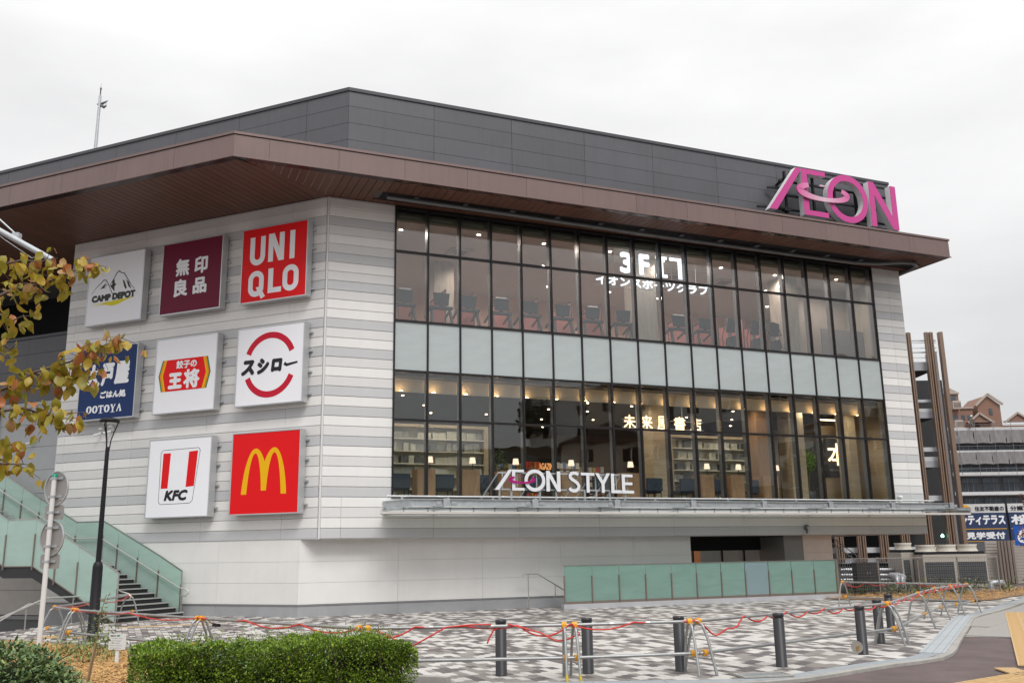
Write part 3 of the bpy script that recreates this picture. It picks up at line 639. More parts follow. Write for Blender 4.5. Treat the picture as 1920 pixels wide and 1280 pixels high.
f.bar((.0, .75, 1.25), (1.2, .42, 1.2), .08); f.bar((.6, .8, 2.15), (1.4, .42, 2.1), .08)
f.build('support_frame', M_BLK, t)
for xx, zz in ((.1, .72), (1.0, 1.05), (2.75, .62), (4.1, .62), (6.2, .60)):
    q = MB().box(xx, .3, zz, xx+.28, .5, zz+.12); q.bar((xx+.14, .5, zz+.06), (xx+.14, .9, zz+.3), .05); q.build('flood_lamp', M_BLK, t)

# ---------------------------------------------------------------- galvanised canopy over the ground floor
cano = thing('steel_canopy', 'long galvanised steel canopy running under the glazed front', 'canopy', FA)
C0, C1, CI = 2.50, 24.15, -1.22
def ibeam(b, p, q, h, w):
    p, q = Vector(p), Vector(q); d = Vector((0, 0, h/2-.01))
    b.bar(p+d, q+d, w, .02); b.bar(p-d, q-d, w, .02); b.bar(p, q, .016, h-.04)
def cb_(name, fn, m=M_GAL): b = MB(); fn(b); return b.build(name, m, cano, FA)
cb_('front_beam', lambda b: ibeam(b, (C0, CI, 3.27), (C1, CI, 3.27), .21, .12))
cb_('end_beam', lambda b: ibeam(b, (C0, CI, 3.268), (1.98, -.02, 3.268), .21, .12))
cb_('end_beam', lambda b: ibeam(b, (C1, CI, 3.268), (C1+.5, .6, 3.268), .21, .12))
for k in range(8):
    u = 3.59+2.93*k-(.0)
    if u > C1: break
    cb_('cross_beam', lambda b: ibeam(b, (u, CI+.07, 3.27), (u, 0, 3.27), .20, .10))
    cb_('joint_plate', lambda b: b.box(u-.10, CI-.075, 3.16, u+.10, CI-.062, 3.40))
    for s_ in (-1, 1): cb_('bolt_plate', lambda b: b.box(u+s_*.24-.07, CI-.03, 3.22, u+s_*.24+.07, CI-.01, 3.32))
cb_('purlin', lambda b: b.box(1.9, -.75, 3.09, C1, -.69, 3.14)); cb_('purlin', lambda b: b.box(1.9, -1.12, 3.09, C1, -1.06, 3.14))
cb_('purlin', lambda b: b.box(2.0, -.30, 3.09, C1, -.24, 3.14))
hm = MB(); hm.box(-.05, -.03, .11, .05, .03, .13); hm.tube([(0, 0, 0), (0, 0, .14)], .012, 6); hm.box(-.03, -.02, 0, .03, .02, .02); hme = hm.mesh('hanger', M_FIN)
k = 0; u = 2.3
while u < C1:
    link('hanger', hme, cano, FA @ Matrix.Translation((u, -1.12-.08*(k % 2), 3.0))); u += .73; k += 1
M_PALE = mat('pale_deck', (.58, .55, .52), .5, var=.05)
cb_('deck_panel', lambda b: (b.box(1.98, -1.36, 2.955, C1+.5, -.03, 2.975)), glassmat('frosted_deck', (.8, .9, .86), 1.4, rough=.2, body=.85, bcol=(.55, .62, .58)))
cb_('deck_edge', lambda b: b.box(1.54, -1.42, 2.93, C1+.75, -1.362, 3.0), M_PALE)
cb_('deck_edge', lambda b: b.bar((1.52, -1.41, 2.966), (2.0, -.05, 2.966), .06, .075), M_PALE)
def rp(b): b.tube([(1.84, -.9, 3.475), (23.3, -.9, 3.475), (23.75, -.75, 3.475), (23.9, -.4, 3.475)], .028, 8); b.box(1.81, -.93, 3.42, 1.84, -.87, 3.53)
cb_('rail_pipe', rp, mat('bright_pipe', (.75, .76, .77), .3, metal=.4, var=0))
for k in range(15):
    u = 2.3+1.47*k; cb_('pipe_foot', lambda b: b.prism([(u-.05, 3.38), (u+.05, 3.38), (u+.015, 3.46), (u-.015, 3.46)], -.915, -.885))
cb_('end_bracket', lambda b: (b.box(C1+.2, -1.35, 3.1, C1+.85, -.6, 3.14), b.box(C1+.8, -1.35, 3.0, C1+.85, -.6, 3.22)))

# ---- shop name standing on the canopy
t = thing('shop_name_sign', 'white letters AEON STYLE with a magenta ring on the canopy', 'sign', FA @ Matrix.Translation((5.27, -1.0, 3.38)))
SX = lambda x: (x-135)*(4.99/1690.0)
SZ = lambda z: (887-z)*(.655/250.0)+.30-.000028*(x_ if False else 0)
M_LF = mat('letter_white', (.76, .77, .80), .35, var=0); M_LS = mat('letter_black_side', (.03, .03, .035), .4, var=0)
for k, q in NP.items():
    b = MB(); letter(b, q, SX, SZ, .008, .085); lt = b.build('letter', M_LS, t)
    b = MB(); letter(b, q, SX, SZ, 0, .0075); b.build('letter_face', M_LF, lt)
b = MB(); orbit(b, SX, SZ, -.035, -.015); b.build('ring', mat('magenta', (.38, .0, .17), .35, var=0), t)
f = MB(); f.bar((.15, .13, .86), (4.8, .13, .86), .045); f.bar((.02, .13, .34), (4.8, .13, .34), .045)
for x_ in (200, 337, 672, 868, 1216, 1360, 1530, 1720):
    f.bar((SX(x_), .10, 0.0), (SX(x_), .10, .32), .055); f.bar((SX(x_)-.06, .10, .01), (SX(x_)+.06, .10, .01), .08, .02)
for x_ in (240, 410, 640, 800, 1090, 1360, 1440, 1620, 1765): f.bar((SX(x_), .13, .32), (SX(x_), .13, .88), .035)
for x_ in (60, 500, 700, 1040, 1180, 1400, 1560): f.bar((SX(x_), .75, 0), (SX(x_)+.38, .13, .84), .03)
f.build('support_frame', M_GAL, t)

# ---------------------------------------------------------------- signs hanging inside the glass
M_GLOW = mat('lit_white_letters', (.9, .93, 1), .5, var=0, emit=1.3, ecol=(.93, .96, 1)); M_WARM = mat('lit_warm_letters', (1, .8, .5), .5, var=0, emit=2.4, ecol=(1, .70, .40))
t = thing('hanging_sign', 'white lit letters 3FIT above イオンスポーツクラブ hanging behind the upper windows', 'sign', FA @ Matrix.Translation((0, 1.0, 11.4)))
b = MB(); text(b, '3', 11.22, .56, 11.78, 1.40, 0, .10); text(b, 'F', 12.05, .56, 12.52, 1.40, 0, .10)
b.prism([(12.80, .56), (13.30, .56), (13.30, .68), (13.13, .68), (13.13, 1.28), (13.30, 1.28), (13.30, 1.40), (12.80, 1.40), (12.80, 1.28), (12.97, 1.28), (12.97, .68), (12.80, .68)], -.005, .02)
b.prism([(13.80, .56), (13.98, .56), (13.98, 1.27), (14.16, 1.27), (14.16, 1.40), (13.42, 1.40), (13.42, 1.27), (13.80, 1.27)], -.005, .02)
b.build('large_letters', M_GLOW, t)
b = MB(); text(b, 'イオンスポーツクラブ', 10.18, .03, 15.14, .42, 0, .03); b.build('small_letters', M_GLOW, t)
f = MB()
for u in (10.95, 12.3, 13.5, 14.6): f.bar((u, .03, 0.42), (u, .03, 1.5), .02)
for z_ in (-.0, .2, .45, 1.0): f.bar((10.15, .03, z_), (15.15, .03, z_), .015)
f.build('hanging_frame', M_WHT, t)
t = thing('hanging_sign', 'warm glowing characters 未来屋書店 hanging inside the lower windows', 'sign', FA @ Matrix.Translation((0, 1.25, 6.1)))
b = MB()
for k, c in enumerate('未来屋書店'): text(b, c, 11.25+.715*k, .03, 11.25+.715*k+.5, .53, 0, .014)
b.build('lettering', M_WARM, t)
f = MB(); f.bar((11.2, .03, .36), (14.7, .03, .36), .018); f.bar((11.2, .03, .06), (14.7, .03, .06), .018)
for u in (11.8, 13.78): f.bar((u, .03, .06), (u, .03, 1.3), .025)
f.build('hanging_frame', M_WHT, t)
t = thing('wall_sign', 'large glowing character 本 on the dark slate panel inside the lower windows', 'sign', FA @ Matrix.Translation((0, 3.33, 5.0)))
b = MB(); text(b, '本', 22.35-1.45*0+.0, .2, 23.4, 1.15, 0, .02); b.build('lettering', M_WARM, t)
b = MB(); text(b, 'MIRAIYA SHOTEN', 22.4, -.05, 23.4, .04, 0, .008); b.build('small_lettering', mat('dim_white', (.5, .5, .5), var=0), t)
MB().box(22.2, .02, -.3, 23.6, .06, 1.5).build('dark_backing', mat('slate_wall', (.055, .06, .068)), t)
_u0, _z0 = PA(1005, 880, 9.0); _u1, _z1 = PA(1036, 868, 9.0)
t = thing('wall_sign', 'orange sign reading MAGAZINE deep inside the book shop', 'sign', FA @ Matrix.Translation((0, 9.0, 0)))
b = MB(); text(b, 'MAGAZINE', _u0, _z0, _u1+.12, _z1, 0, .02); b.build('lettering', mat('lit_orange_letters', (.8, .35, .12), var=0, emit=.9), t); MB().box(_u0-.6, .02, _z0-.3, _u1+.6, .1, _z1+.2).build('dark_backing', M_DARK, t)

# ---------------------------------------------------------------- ground
M_ASPH = mat('asphalt_reddish', (.125, .094, .092), .9, var=.25, scale=1.2, bump=.5, bscale=90)
M_SOIL = mat('soil', (.12, .10, .08), .95, var=.2)
M_KERB = mat('concrete_kerb', (.36, .345, .32), .8, var=.14, scale=5, orand=.06)
M_DRN = mat('drain_concrete', (.30, .325, .345), .7, var=.14, scale=5)
gp = [(-600, -500), (800, -500), (800, 900), (-12, 900), (-12, 30), (-12.55, 28.4), (-12.9, 25.9), (-11.39, 21.3), (-30, 12), (-600, 12)]
b = MB(); b.add([(x, y, -.03) for x, y in gp], [tuple(range(len(gp)))]); o = b.build('ground', M_ASPH); struct(o)
b = MB(); b.add([(-600, -100, -1.95), (30, -100, -1.95), (30, 900, -1.95), (-600, 900, -1.95)], [(0, 1, 2, 3)]); o = b.build('lower_ground', mat('lower_paving', (.24, .23, .22), .85, var=.1)); struct(o)
b = MB()
for (x0, y0), (x1, y1) in zip(gp[3:8], gp[4:9]): b.add([(x0, y0, -2), (x1, y1, -2), (x1, y1, -.031), (x0, y0, -.031)], [(0, 1, 2, 3)])
o = b.build('retaining_wall', M_KERB); tag(o, 'low concrete retaining wall dropping from the plaza at far left', 'wall')

# plaza edge (front): smooth curve of ground points
edge = [(-13.2, 24.2), (-11.3, 21.45), (-10.2, 20.75), (-7.7, 19.2), (-4.5, 16.2)]
edge += [tuple(G(*q)[:2]) for q in ((800, 1279), (1000, 1279), (1180, 1276), (1383, 1273), (1477, 1265), (1545, 1254), (1637, 1240), (1724, 1227), (1756, 1196), (1776, 1174), (1794, 1156), (1848, 1142), (1920, 1120), (1990, 1104))]
def cat_(pts, n=6):
    o = []
    for i in range(len(pts)-1):
        p0, p1, p2, p3 = [np.array(pts[max(0, min(len(pts)-1, j))], float) for j in (i-1, i, i+1, i+2)]
        for k in range(n):
            t_ = k/n; o.append(tuple(.5*((2*p1)+(-p0+p2)*t_+(2*p0-5*p1+4*p2-p3)*t_**2+(-p0+3*p1-3*p2+p3)*t_**3)))
    o.append(tuple(pts[-1])); return o
ce = cat_(edge)
def inside(x, y, poly):
    c = False; j = len(poly)-1
    for i in range(len(poly)):
        xi, yi = poly[i]; xj, yj = poly[j]
        if (yi > y) != (yj > y) and x < (xj-xi)*(y-yi)/(yj-yi)+xi: c = not c
        j = i
    return c
def w2(u, v_in): p = K+uA*u+nA*v_in; return (p.x, p.y)
plaza = list(ce)+[w2(19.9, -5.5)]+[w2(18.9, .9), w2(CX, IA+.1)]+[tuple((K+uB*9+nB*.1)[:2])]+[(-12.5, 28.4), (-12.9, 25.9)]
# paving blocks: 300 nearest are parts, the rest one mesh
BL, BWd = .15, .30
pav = thing('paving', None, None); pav['kind'] = 'structure'
bd = MB(); bd.add([(x, y, -.012) for x, y in plaza], [tuple(range(len(plaza)))]); bd.build('paving_bed', mat('jointing_sand', (.12, .115, .11), .95), pav)
M_B = [mat('block_white', (.54, .52, .49), .8, var=.13, scale=1.3, orand=.06), mat('block_mid', (.25, .23, .213), .8, var=.16, scale=1.3, orand=.10), mat('block_dark', (.13, .115, .115), .8, var=.16, scale=1.3, orand=.10)]
cells = {}
def bcol(i, j):
    key = ((i+j) // 2, j)
    if key not in cells:
        r = random.random(); cells[key] = 0 if r < .38 else (1 if r < .72 else 2)
    c = cells[key]
    if random.random() < .30: c = random.choice((0, 1, 2))
    return c
bm_ = []
for mi in range(3):
    q = MB(); g = .004; x0, y0, x1, y1 = g, g, BL-g, BWd-g; c_ = .005
    vs = [(x0, y0, -.02), (x1, y0, -.02), (x1, y1, -.02), (x0, y1, -.02), (x0, y0, -.004), (x1, y0, -.004), (x1, y1, -.004), (x0, y1, -.004), (x0+c_, y0+c_, 0), (x1-c_, y0+c_, 0), (x1-c_, y1-c_, 0), (x0+c_, y1-c_, 0)]
    fs = [(0, 1, 5, 4), (1, 2, 6, 5), (2, 3, 7, 6), (3, 0, 4, 7), (4, 5, 9, 8), (5, 6, 10, 9), (6, 7, 11, 10), (7, 4, 8, 11), (8, 9, 10, 11)]
    q.add(vs, fs); bm_.append((q, q.mesh('paving_block', M_B[mi])))
blocks = []
for j in range(-75, 12):
    for i in range(-80, 200):
        u = i*BL; v = j*BWd+(.10*(i % 3)); cx, cy = w2(u+BL/2, v+BWd/2)
        if inside(cx, cy, plaza): blocks.append((hypot(cx, cy), u, v, bcol(i, j)))
def infront(u, v):
    cx, cy = w2(u, v); return abs(cx) < cy*.56 and cy > 12 and (cx > -.9 or cy > 19)
blocks.sort(key=lambda q: (0 if infront(q[1], q[2]) else 1, q[0]))
rest = {0: [], 1: [], 2: []}
for k, (d, u, v, c) in enumerate(blocks):
    zz = random.uniform(-.0015, .0015)
    if k < 290: link('paving_block', bm_[c][1], pav, FA @ Matrix.Translation((u, v, zz)))
    else: rest[c].append((u, v, zz))
bv = np.array(bm_[0][0].v); bf = bm_[0][0].f; V = []; F = []; MI = []; base = 0
for c in range(3):
    for (u, v, zz) in rest[c]:
        V.append(bv+np.array([u, v, zz])); F += [tuple(a+base for a in f) for f in bf]; MI += [c]*len(bf); base += len(bv)
me = bpy.data.meshes.new('paving_blocks'); me.from_pydata(np.concatenate(V).tolist(), [], F)
for m in M_B: me.materials.append(m)
me.polygons.foreach_set('material_index', MI); me.update()
o = link('paving_blocks', me, pav, FA); o['kind'] = 'stuff'

# kerb and drain along the plaza edge: separate stones
def offs(pts, d):
    o = []
    for i in range(len(pts)):
        a = Vector(pts[max(0, i-1)]); b_ = Vector(pts[min(len(pts)-1, i+1)]); t_ = (b_-a).normalized(); o.append((pts[i][0]+t_.y*d, pts[i][1]-t_.x*d))
    return o
def resample(pts, step):
    o = [pts[0]]; acc = 0
    for a, b_ in zip(pts[:-1], pts[1:]):
        L_ = hypot(b_[0]-a[0], b_[1]-a[1]); 
        while acc+L_ >= step:
            t_ = (step-acc)/L_; a = (a[0]+(b_[0]-a[0])*t_, a[1]+(b_[1]-a[1])*t_); o.append(a); L_ = hypot(b_[0]-a[0], b_[1]-a[1]); acc = 0
        acc += L_
    o.append(pts[-1]); return o
def strip(name, part, pts, d0, d1, z0, z1, m, step=.6, gap=.006, mi=None):
    root = thing(name, None, None); root['kind'] = 'structure'
    rp_ = resample(pts, step); A_ = offs(rp_, d0); B_ = offs(rp_, d1)
    for i in range(len(rp_)-1):
        a0, a1, b0, b1 = [Vector((*q, 0)) for q in (A_[i], A_[i+1], B_[i], B_[i+1])]
        if (a0-a1).length < gap*3: continue
        t_ = (a1-a0).normalized()*gap; a0 = a0+t_; b0 = b0+t_
        vs = [a0, b0, b1, a1]; V_ = [(q.x, q.y, z0) for q in vs]+[(q.x, q.y, z1) for q in vs]
        MB().add(V_, [(3, 2, 1, 0), (4, 5, 6, 7), (0, 1, 5, 4), (1, 2, 6, 5), (2, 3, 7, 6), (3, 0, 4, 7)]).build(part, m, root)
    return root
right = ce[31:]
strip('drain_channel', 'drain_cover', right, .02, .30, -.03, .012, M_DRN, 1.0)
strip('kerb', 'kerb_stone', right, .305, .46, -.03, .016, M_KERB, .6)
strip('planting_kerb', 'kerb_stone', ce[4:32], .0, .14, -.1, .10, M_KERB, .9)
# wide pale drain plates towards the right
dp = thing('drain_plates', None, None); dp['kind'] = 'structure'
seg = [tuple(G(*q)[:2]) for q in ((1726, 1225), (1741, 1209), (1756, 1194), (1775, 1173), (1794, 1154))]
for (a, b_) in zip(seg[:-1], seg[1:]):
    a, b_ = Vector((*a, 0)), Vector((*b_, 0)); t_ = (b_-a).normalized(); nn_ = Vector((t_.y, -t_.x, 0)); a = a+t_*.01
    vs = [a-nn_*.02, a+nn_*.38, b_+nn_*.38, b_-nn_*.02]; V_ = [(q.x, q.y, .0) for q in vs]+[(q.x, q.y, .026) for q in vs]
    q = MB().add(V_, [(4, 5, 6, 7), (0, 1, 5, 4), (1, 2, 6, 5), (2, 3, 7, 6), (3, 0, 4, 7)]); q.build('drain_plate', mat('plate_pale', (.40, .43, .45), .6, var=.08), dp)
    b = MB(); m_ = (a+b_)/2
    for s_ in (.05, .19, .33): b.bar(a+nn_*s_+Vector((0, 0, .028)), b_+nn_*s_+Vector((0, 0, .028)), .012, .004)
    b.build('plate_rib', M_DRN, dp)
# grating
g0 = G(1432, 1268); gt = thing('drain_grating', 'small perforated metal grating beside the kerb at bottom', 'grating', loc=(g0.x, g0.y, 0.02), rz=R(10))
b = MB(); b.box(-.38, -.2, 0, .38, -.16, .02); b.box(-.38, .16, 0, .38, .2, .02); b.box(-.38, -.16, 0, -.34, .16, .02); b.box(.34, -.16, 0, .38, .16, .02); b.build('frame', M_KERB, gt)
b = MB()
for k in range(22): b.box(-.33+k*.03, -.155, .002, -.318+k*.03, .155, .014)
for k in range(5): b.box(-.335, -.13+k*.06, .004, .335, -.12+k*.06, .0125)
b.build('bars', M_GAL, gt)

# footway tiles (right) and brown setts by the bottom edge
ft = thing('footway', None, None); ft['kind'] = 'structure'
_ko = [q for q in offs(right, .48) if q[1] > G(1808, 1191).y]
fpoly = [tuple(G(1925, 1193)[:2]), (30, 36), (40, 46), (24, 39)]+_ko[::-1]+[tuple(G(1806, 1191)[:2])]
M_T = mat('footway_tile', (.33, .31, .29), .85, var=.12, scale=6)
b = MB(); b.add([(x, y, -.022) for x, y in fpoly], [tuple(range(len(fpoly)))]); b.build('footway_bed', M_T, ft)
t1 = Vector((.62, .78, 0)).normalized(); t2 = Vector((.78, -.62, 0)); o0 = Vector((8, 17, 0))
tm = MB().box(.004, .004, -.02, .596, .896, .0).mesh('footway_tile', M_T); FT = fr(o0, t1, -t2)
k = 0
for i in range(0, 60):
    for j in range(-14, 16):
        c = o0+t1*(i*.6+.3)-t2*(j*.9+.45)
        if inside(c.x, c.y, fpoly) and k < 290: link('footway_tile', tm, ft, FT @ Matrix.Translation((i*.6, j*.9, -.004+random.uniform(-.001, .001)))); k += 1
ss = thing('brown_setts', None, None); ss['kind'] = 'structure'
sm_ = MB().box(.004, .004, -.02, .196, .096, .0).mesh('sett', mat('sett_brown', (.20, .14, .115), .85, var=.15))
for i in range(-8, 17):
    for j in range(0, 7):
        x, y = i*.2+(.1 if j % 2 else 0)+.6, 12.5+j*.1
        if y < 13.45-.30 or True: link('sett', sm_, ss, Matrix.Translation((x, y, -.006)))
# yellow tactile paving
tp = thing('tactile_paving', None, None); tp['kind'] = 'structure'
q = MB(); q.box(.004, .004, -.02, .296, .296, 0)
for k in range(4): q.box(.04+k*.065, .03, 0, .065+k*.065, .27, .005)
M_TAC = mat('tactile_yellow', (.58, .40, .20), .75, var=.12, scale=5); tme = q.mesh('tactile_tile', M_TAC)
def tact(p, q_, rows, side=1):
    p, q_ = Vector((p[0], p[1], 0)), Vector((q_[0], q_[1], 0)); d = (q_-p); L_ = d.length; d.normalize(); n_ = Vector((-d.y, d.x, 0))
    for k in range(int(L_/.3)):
        for r in range(rows): link('tactile_tile', tme, tp, fr(p+d*(k*.3)+n_*((r if side > 0 else -r-1)*.3)+Vector((0, 0, .004)), d, n_))
tact(G(1908, 1246), G(1884, 1146), 2, -1); tact(G(1863, 1251), G(1925, 1251), 3, -1); tact(G(1780, 1281), G(1990, 1246), 2, -1)
q0 = G(985, 1140); tact((q0.x-.6, q0.y-.1), (q0.x+1.0, q0.y+.5), 1); q0 = G(268, 1170); tact((q0.x-.2, q0.y-1.2), (q0.x+2.0, q0.y-.2), 1); q0 = G(84, 1193); tact((q0.x-.1, q0.y-.4), (q0.x+1.3, q0.y-.5), 2)

# ---------------------------------------------------------------- glass screen along the ramp
M_GG = glassmat('green_frosted_glass', (.45, .75, .62), 1.5, rough=.04, wav=.25, body=.88, bcol=(.33, .50, .445), smear=.06)
M_GS = glassmat('pale_frosted_glass', (.55, .8, .7), 1.5, rough=.04, wav=.25, body=.85, bcol=(.60, .76, .70), smear=.04)
M_GB = glassmat('bluish_frosted_glass', (.5, .7, .72), 1.5, rough=.04, wav=.25, body=.80, bcol=(.40, .52, .55))
M_BRZ = mat('bronze_post', (.28, .23, .20), .4, metal=.6, var=0)
gs = thing('glass_screen', 'long green frosted glass screen on a grey plinth before the entrance', 'screen', FA)
I0 = -.89; GU0, GU1 = 7.64, 18.52; npn = 11; pw = (GU1-GU0)/npn
MB().box(GU0-.05, I0-.06, -.02, GU1+.1, I0+.16, .155).build('plinth', mat('screen_plinth', (.44, .44, .46), .7, var=.06), gs)
pgm = {}
for k in range(npn):
    MB().box(GU0+k*pw+.012, I0, .20, GU0+(k+1)*pw-.012, I0+.016, 1.325).build('glass_panel', M_GB if k == 7 else M_GG, gs)
    MB().box(GU0+k*pw+.02, I0-.018, .16, GU0+(k+1)*pw-.03, I0+.03, .235).build('bottom_rail', M_BRZ, gs)
for k in range(npn+1): MB().box(GU0+k*pw-.02, I0-.035, .155, GU0+k*pw+.02, I0-.002, 1.02).build('post', M_BRZ, gs)
MB().box(GU0-.02, I0-.012, 1.326, GU1+.03, I0+.028, 1.352).build('top_rail', M_STEEL, gs)
MB().box(GU1+.02, I0-.03, 0, GU1+.09, I0+.06, 1.36).build('end_post', M_STEEL, gs)
for nm, (q1, q2) in {'near': ((7.0, -.5), (0, 0))}.items():
    hr = thing('handrail', 'short steel handrail sloping down beside the left end of the glass screen', 'handrail', FA)
    b = MB(); b.tube([(6.62, .02, 1.02), (6.62, .02, 1.08), (6.72, .02, 1.09), (7.15, .02, 1.08), (8.3, .02, .42)], .02, 8); b.build('rail', M_STEEL, hr)
    for u, h in ((6.8, 1.08), (7.75, .74)): MB().tube([(u, .02, 0), (u, .02, h)], .017, 8).build('post', M_STEEL, hr)

# ---------------------------------------------------------------- outside staircase on the left
st = thing('staircase', 'outdoor stair with green glass sides rising left along the striped wall', 'staircase', FB)
M_TR = mat('tread_black', (.022, .022, .024), .6); M_NOS = mat('nosing', (.45, .45, .44), .5); M_STR = mat('stringer_black', (.025, .025, .027), .5)
V0, V1, V2, V3 = 4.55, 7.98, 9.21, 15.2; Z1 = 1.58; YN, YFAR = -3.11, -.20; sl2 = .47
ns = 11
for k in range(ns):
    v = V0+.15+(V1-V0-.15)*k/ns; w_ = (V1-V0-.15)/ns; z = Z1*(k+1)/ns
    MB().box(-v-w_-.02, YN+.06, z-.035, -v, YFAR-.06, z-.004).build('tread', M_TR, st)
    MB().box(-v-.035, YN+.06, z-.038, -v+.005, YFAR-.06, z).build('nosing', M_NOS, st)
    MB().box(-v-.02, YN+.07, z-.165, -v-.012, YFAR-.07, z-.04).build('riser', M_TR, st)
MB().box(-V2, YN+.06, Z1-.10, -V1, YFAR-.06, Z1-.005).build('landing', M_TR, st)
for k in range(16):
    v = V2+k*.33; z = Z1+(k+1)*.155
    MB().box(-v-.35, YN+.06, z-.035, -v, YFAR-.06, z-.004).build('tread', M_TR, st); MB().box(-v-.035, YN+.06, z-.038, -v+.005, YFAR-.06, z).build('nosing', M_NOS, st)
def zst(v): return max(0, min(Z1, (v-V0)/(V1-V0)*Z1)) if v <= V2 else Z1+(v-V2)*sl2
for y in (YN, YFAR):
    SM = FB @ Matrix.Translation((-.36 if y == YFAR else 0, 0, 0))
    b = MB()
    pl_ = [(-V0, -.02), (-V1, Z1-.03), (-V2, Z1-.03), (-V3, zst(V3)-.03), (-V3, zst(V3)-.36), (-V2, Z1-.34), (-V1, Z1-.34), (-V0-.5, -.02)]
    b.prism(pl_, y+.02, y+.06); b.build('stringer', M_STR, st, SM)
    br = [V0, 5.25, 6.15, 7.05, V1, V2, 10.1, 11.0, 11.9, 12.8, 13.7, 14.6, V3]
    if y == YFAR: br = [V0, 5.5, 6.4, 7.3, V1, V2, 10.1, 11.0, 11.9, 12.8, 13.7, 14.6, V3]
    for a, c in zip(br[:-1], br[1:]):
        za, zc = zst(a), zst(c); e = .012
        b = MB(); b.prism([(-a-e, za+.01), (-c+e, zc+.01), (-c+e, zc+1.385), (-a-e, za+1.345 if a == V0 else za+1.385)], y, y+.016); b.build('glass_panel', M_GS, st, SM)
        MB().bar((-a, y+.008, za+1.40 if a != V0 else 1.36), (-c, y+.008, zc+1.40), .03).build('top_rail', M_STEEL, st, SM)
        MB().bar((-a, y+.008, za+.0), (-c, y+.008, zc+.0), .035, .03).build('bottom_rail', M_BRZ, st, SM)
    for a in br[:-1]: MB().box(-a-.02, y-.035, zst(a)-.1 if a != V0 else 0, -a+.02, y-.003, zst(a)+.95).build('post', M_BRZ, st, SM)
    MB().tube([(-V0+.02, y-.02, 0), (-V0+.02, y-.02, 1.36)], .018, 6).build('end_post', M_STEEL, st, SM)
    ys = y-.09 if y == YFAR else y+.12
    b = MB(); b.tube([(-V0+.30, ys, .62), (-V0+.40, ys, .72), (-V0+.30, ys, .80), (-V0, ys, .86), (-V1, ys, Z1+.86), (-V2, ys, Z1+.86), (-V3, ys, zst(V3)+.86)], .02, 8); b.build('handrail', mat('bright_rail', (.68, .67, .64), .3, metal=.6, var=0), st, SM)
MB().tube([(-V0+.30, YFAR-.09, .62), (-V0+.12, YFAR-.09, .60), (-V0+.12, YFAR-.09, 0)], .018, 8).build('rail_post', M_STEEL, st, SM)

# ramp handrails on the far left
hr = thing('ramp_handrail', 'double steel handrail falling away to the left beyond the plaza', 'handrail')
def top(px, py, z): return G(px, py, z)
M_BR = MATS['bright_rail']
rn = [PY(*q) for q in ((205, 1111, 29.3), (169, 1115, 28.3), (138, 1118, 27.4), (85, 1121, 25.9), (50, 1137, 24.8), (0, 1158, 23.6), (-60, 1186, 22.0))]
rn2 = [PY(*q) for q in ((76, 1131, 25.6), (53, 1132, 25.0), (0, 1163, 23.3), (-60, 1195, 21.8))]
MB().tube(rn, .024, 8).build('rail', M_BR, hr); MB().tube(rn2, .02, 8).build('rail', M_BR, hr)
for q, z in zip(rn[1:5], (0, 0, 0, -.55)): MB().tube([(q.x, q.y, z), (q.x, q.y, q.z)], .018, 8).build('post', M_STEEL, hr)

# bollard light at far left, lower level
q0 = G(18, 1206, -1.95); bl = thing('bollard_light', 'short black bollard light with white lit sides at far left', 'bollard light', loc=q0)
MB().lathe([(.085, 0), (.085, 1.0)], n=12).build('post', M_BLK, bl)
MB().lathe([(.065, 1.0), (.065, 1.38)], n=12).build('diffuser', mat('opal', (.7, .72, .75), .3, var=0), bl)
b = MB(); b.lathe([(.09, 1.38), (.09, 1.43)], n=12)
for k in range(4): b.box(.07*cos(k*pi/2+.4)-.012, .07*sin(k*pi/2+.4)-.012, 1.0, .07*cos(k*pi/2+.4)+.012, .07*sin(k*pi/2+.4)+.012, 1.38)
b.build('cap', M_BLK, bl)

# ---------------------------------------------------------------- street lamp
lp = G(172, 1202); l = thing('street_lamp', 'slim black street lamp with a three-armed crown head on the plaza', 'street lamp', loc=(lp.x, lp.y, 0))
MB().lathe([(.125, 0), (.125, .02), (.115, .03), (.110, 1.60), (.095, 1.68), (.06, 1.72)], n=20).build('base', M_BLK, l)
MB().lathe([(.058, 1.7), (.052, 3.0), (.045, 4.15), (.045, 4.25), (.03, 4.3)], n=16).build('pole', M_BLK, l)
for k in range(3):
    a = k*2*pi/3+.5; MB().tube([(.03*cos(a), .03*sin(a), 4.15), (.06*cos(a), .06*sin(a), 4.45), (.12*cos(a), .12*sin(a), 4.66), (.2*cos(a), .2*sin(a), 4.88)], .014, 8).build('arm', M_BLK, l)
hd = MB().lathe([(.20, 4.86), (.225, 4.88), (.225, 4.92), (.15, 4.96), (.02, 4.97)], n=28).build('lamp_head', M_BLK, l)
MB().lathe([(.17, 4.845), (.17, 4.86)], n=28).build('diffuser', mat('lamp_glass', (.4, .4, .38), .2, var=0), hd)

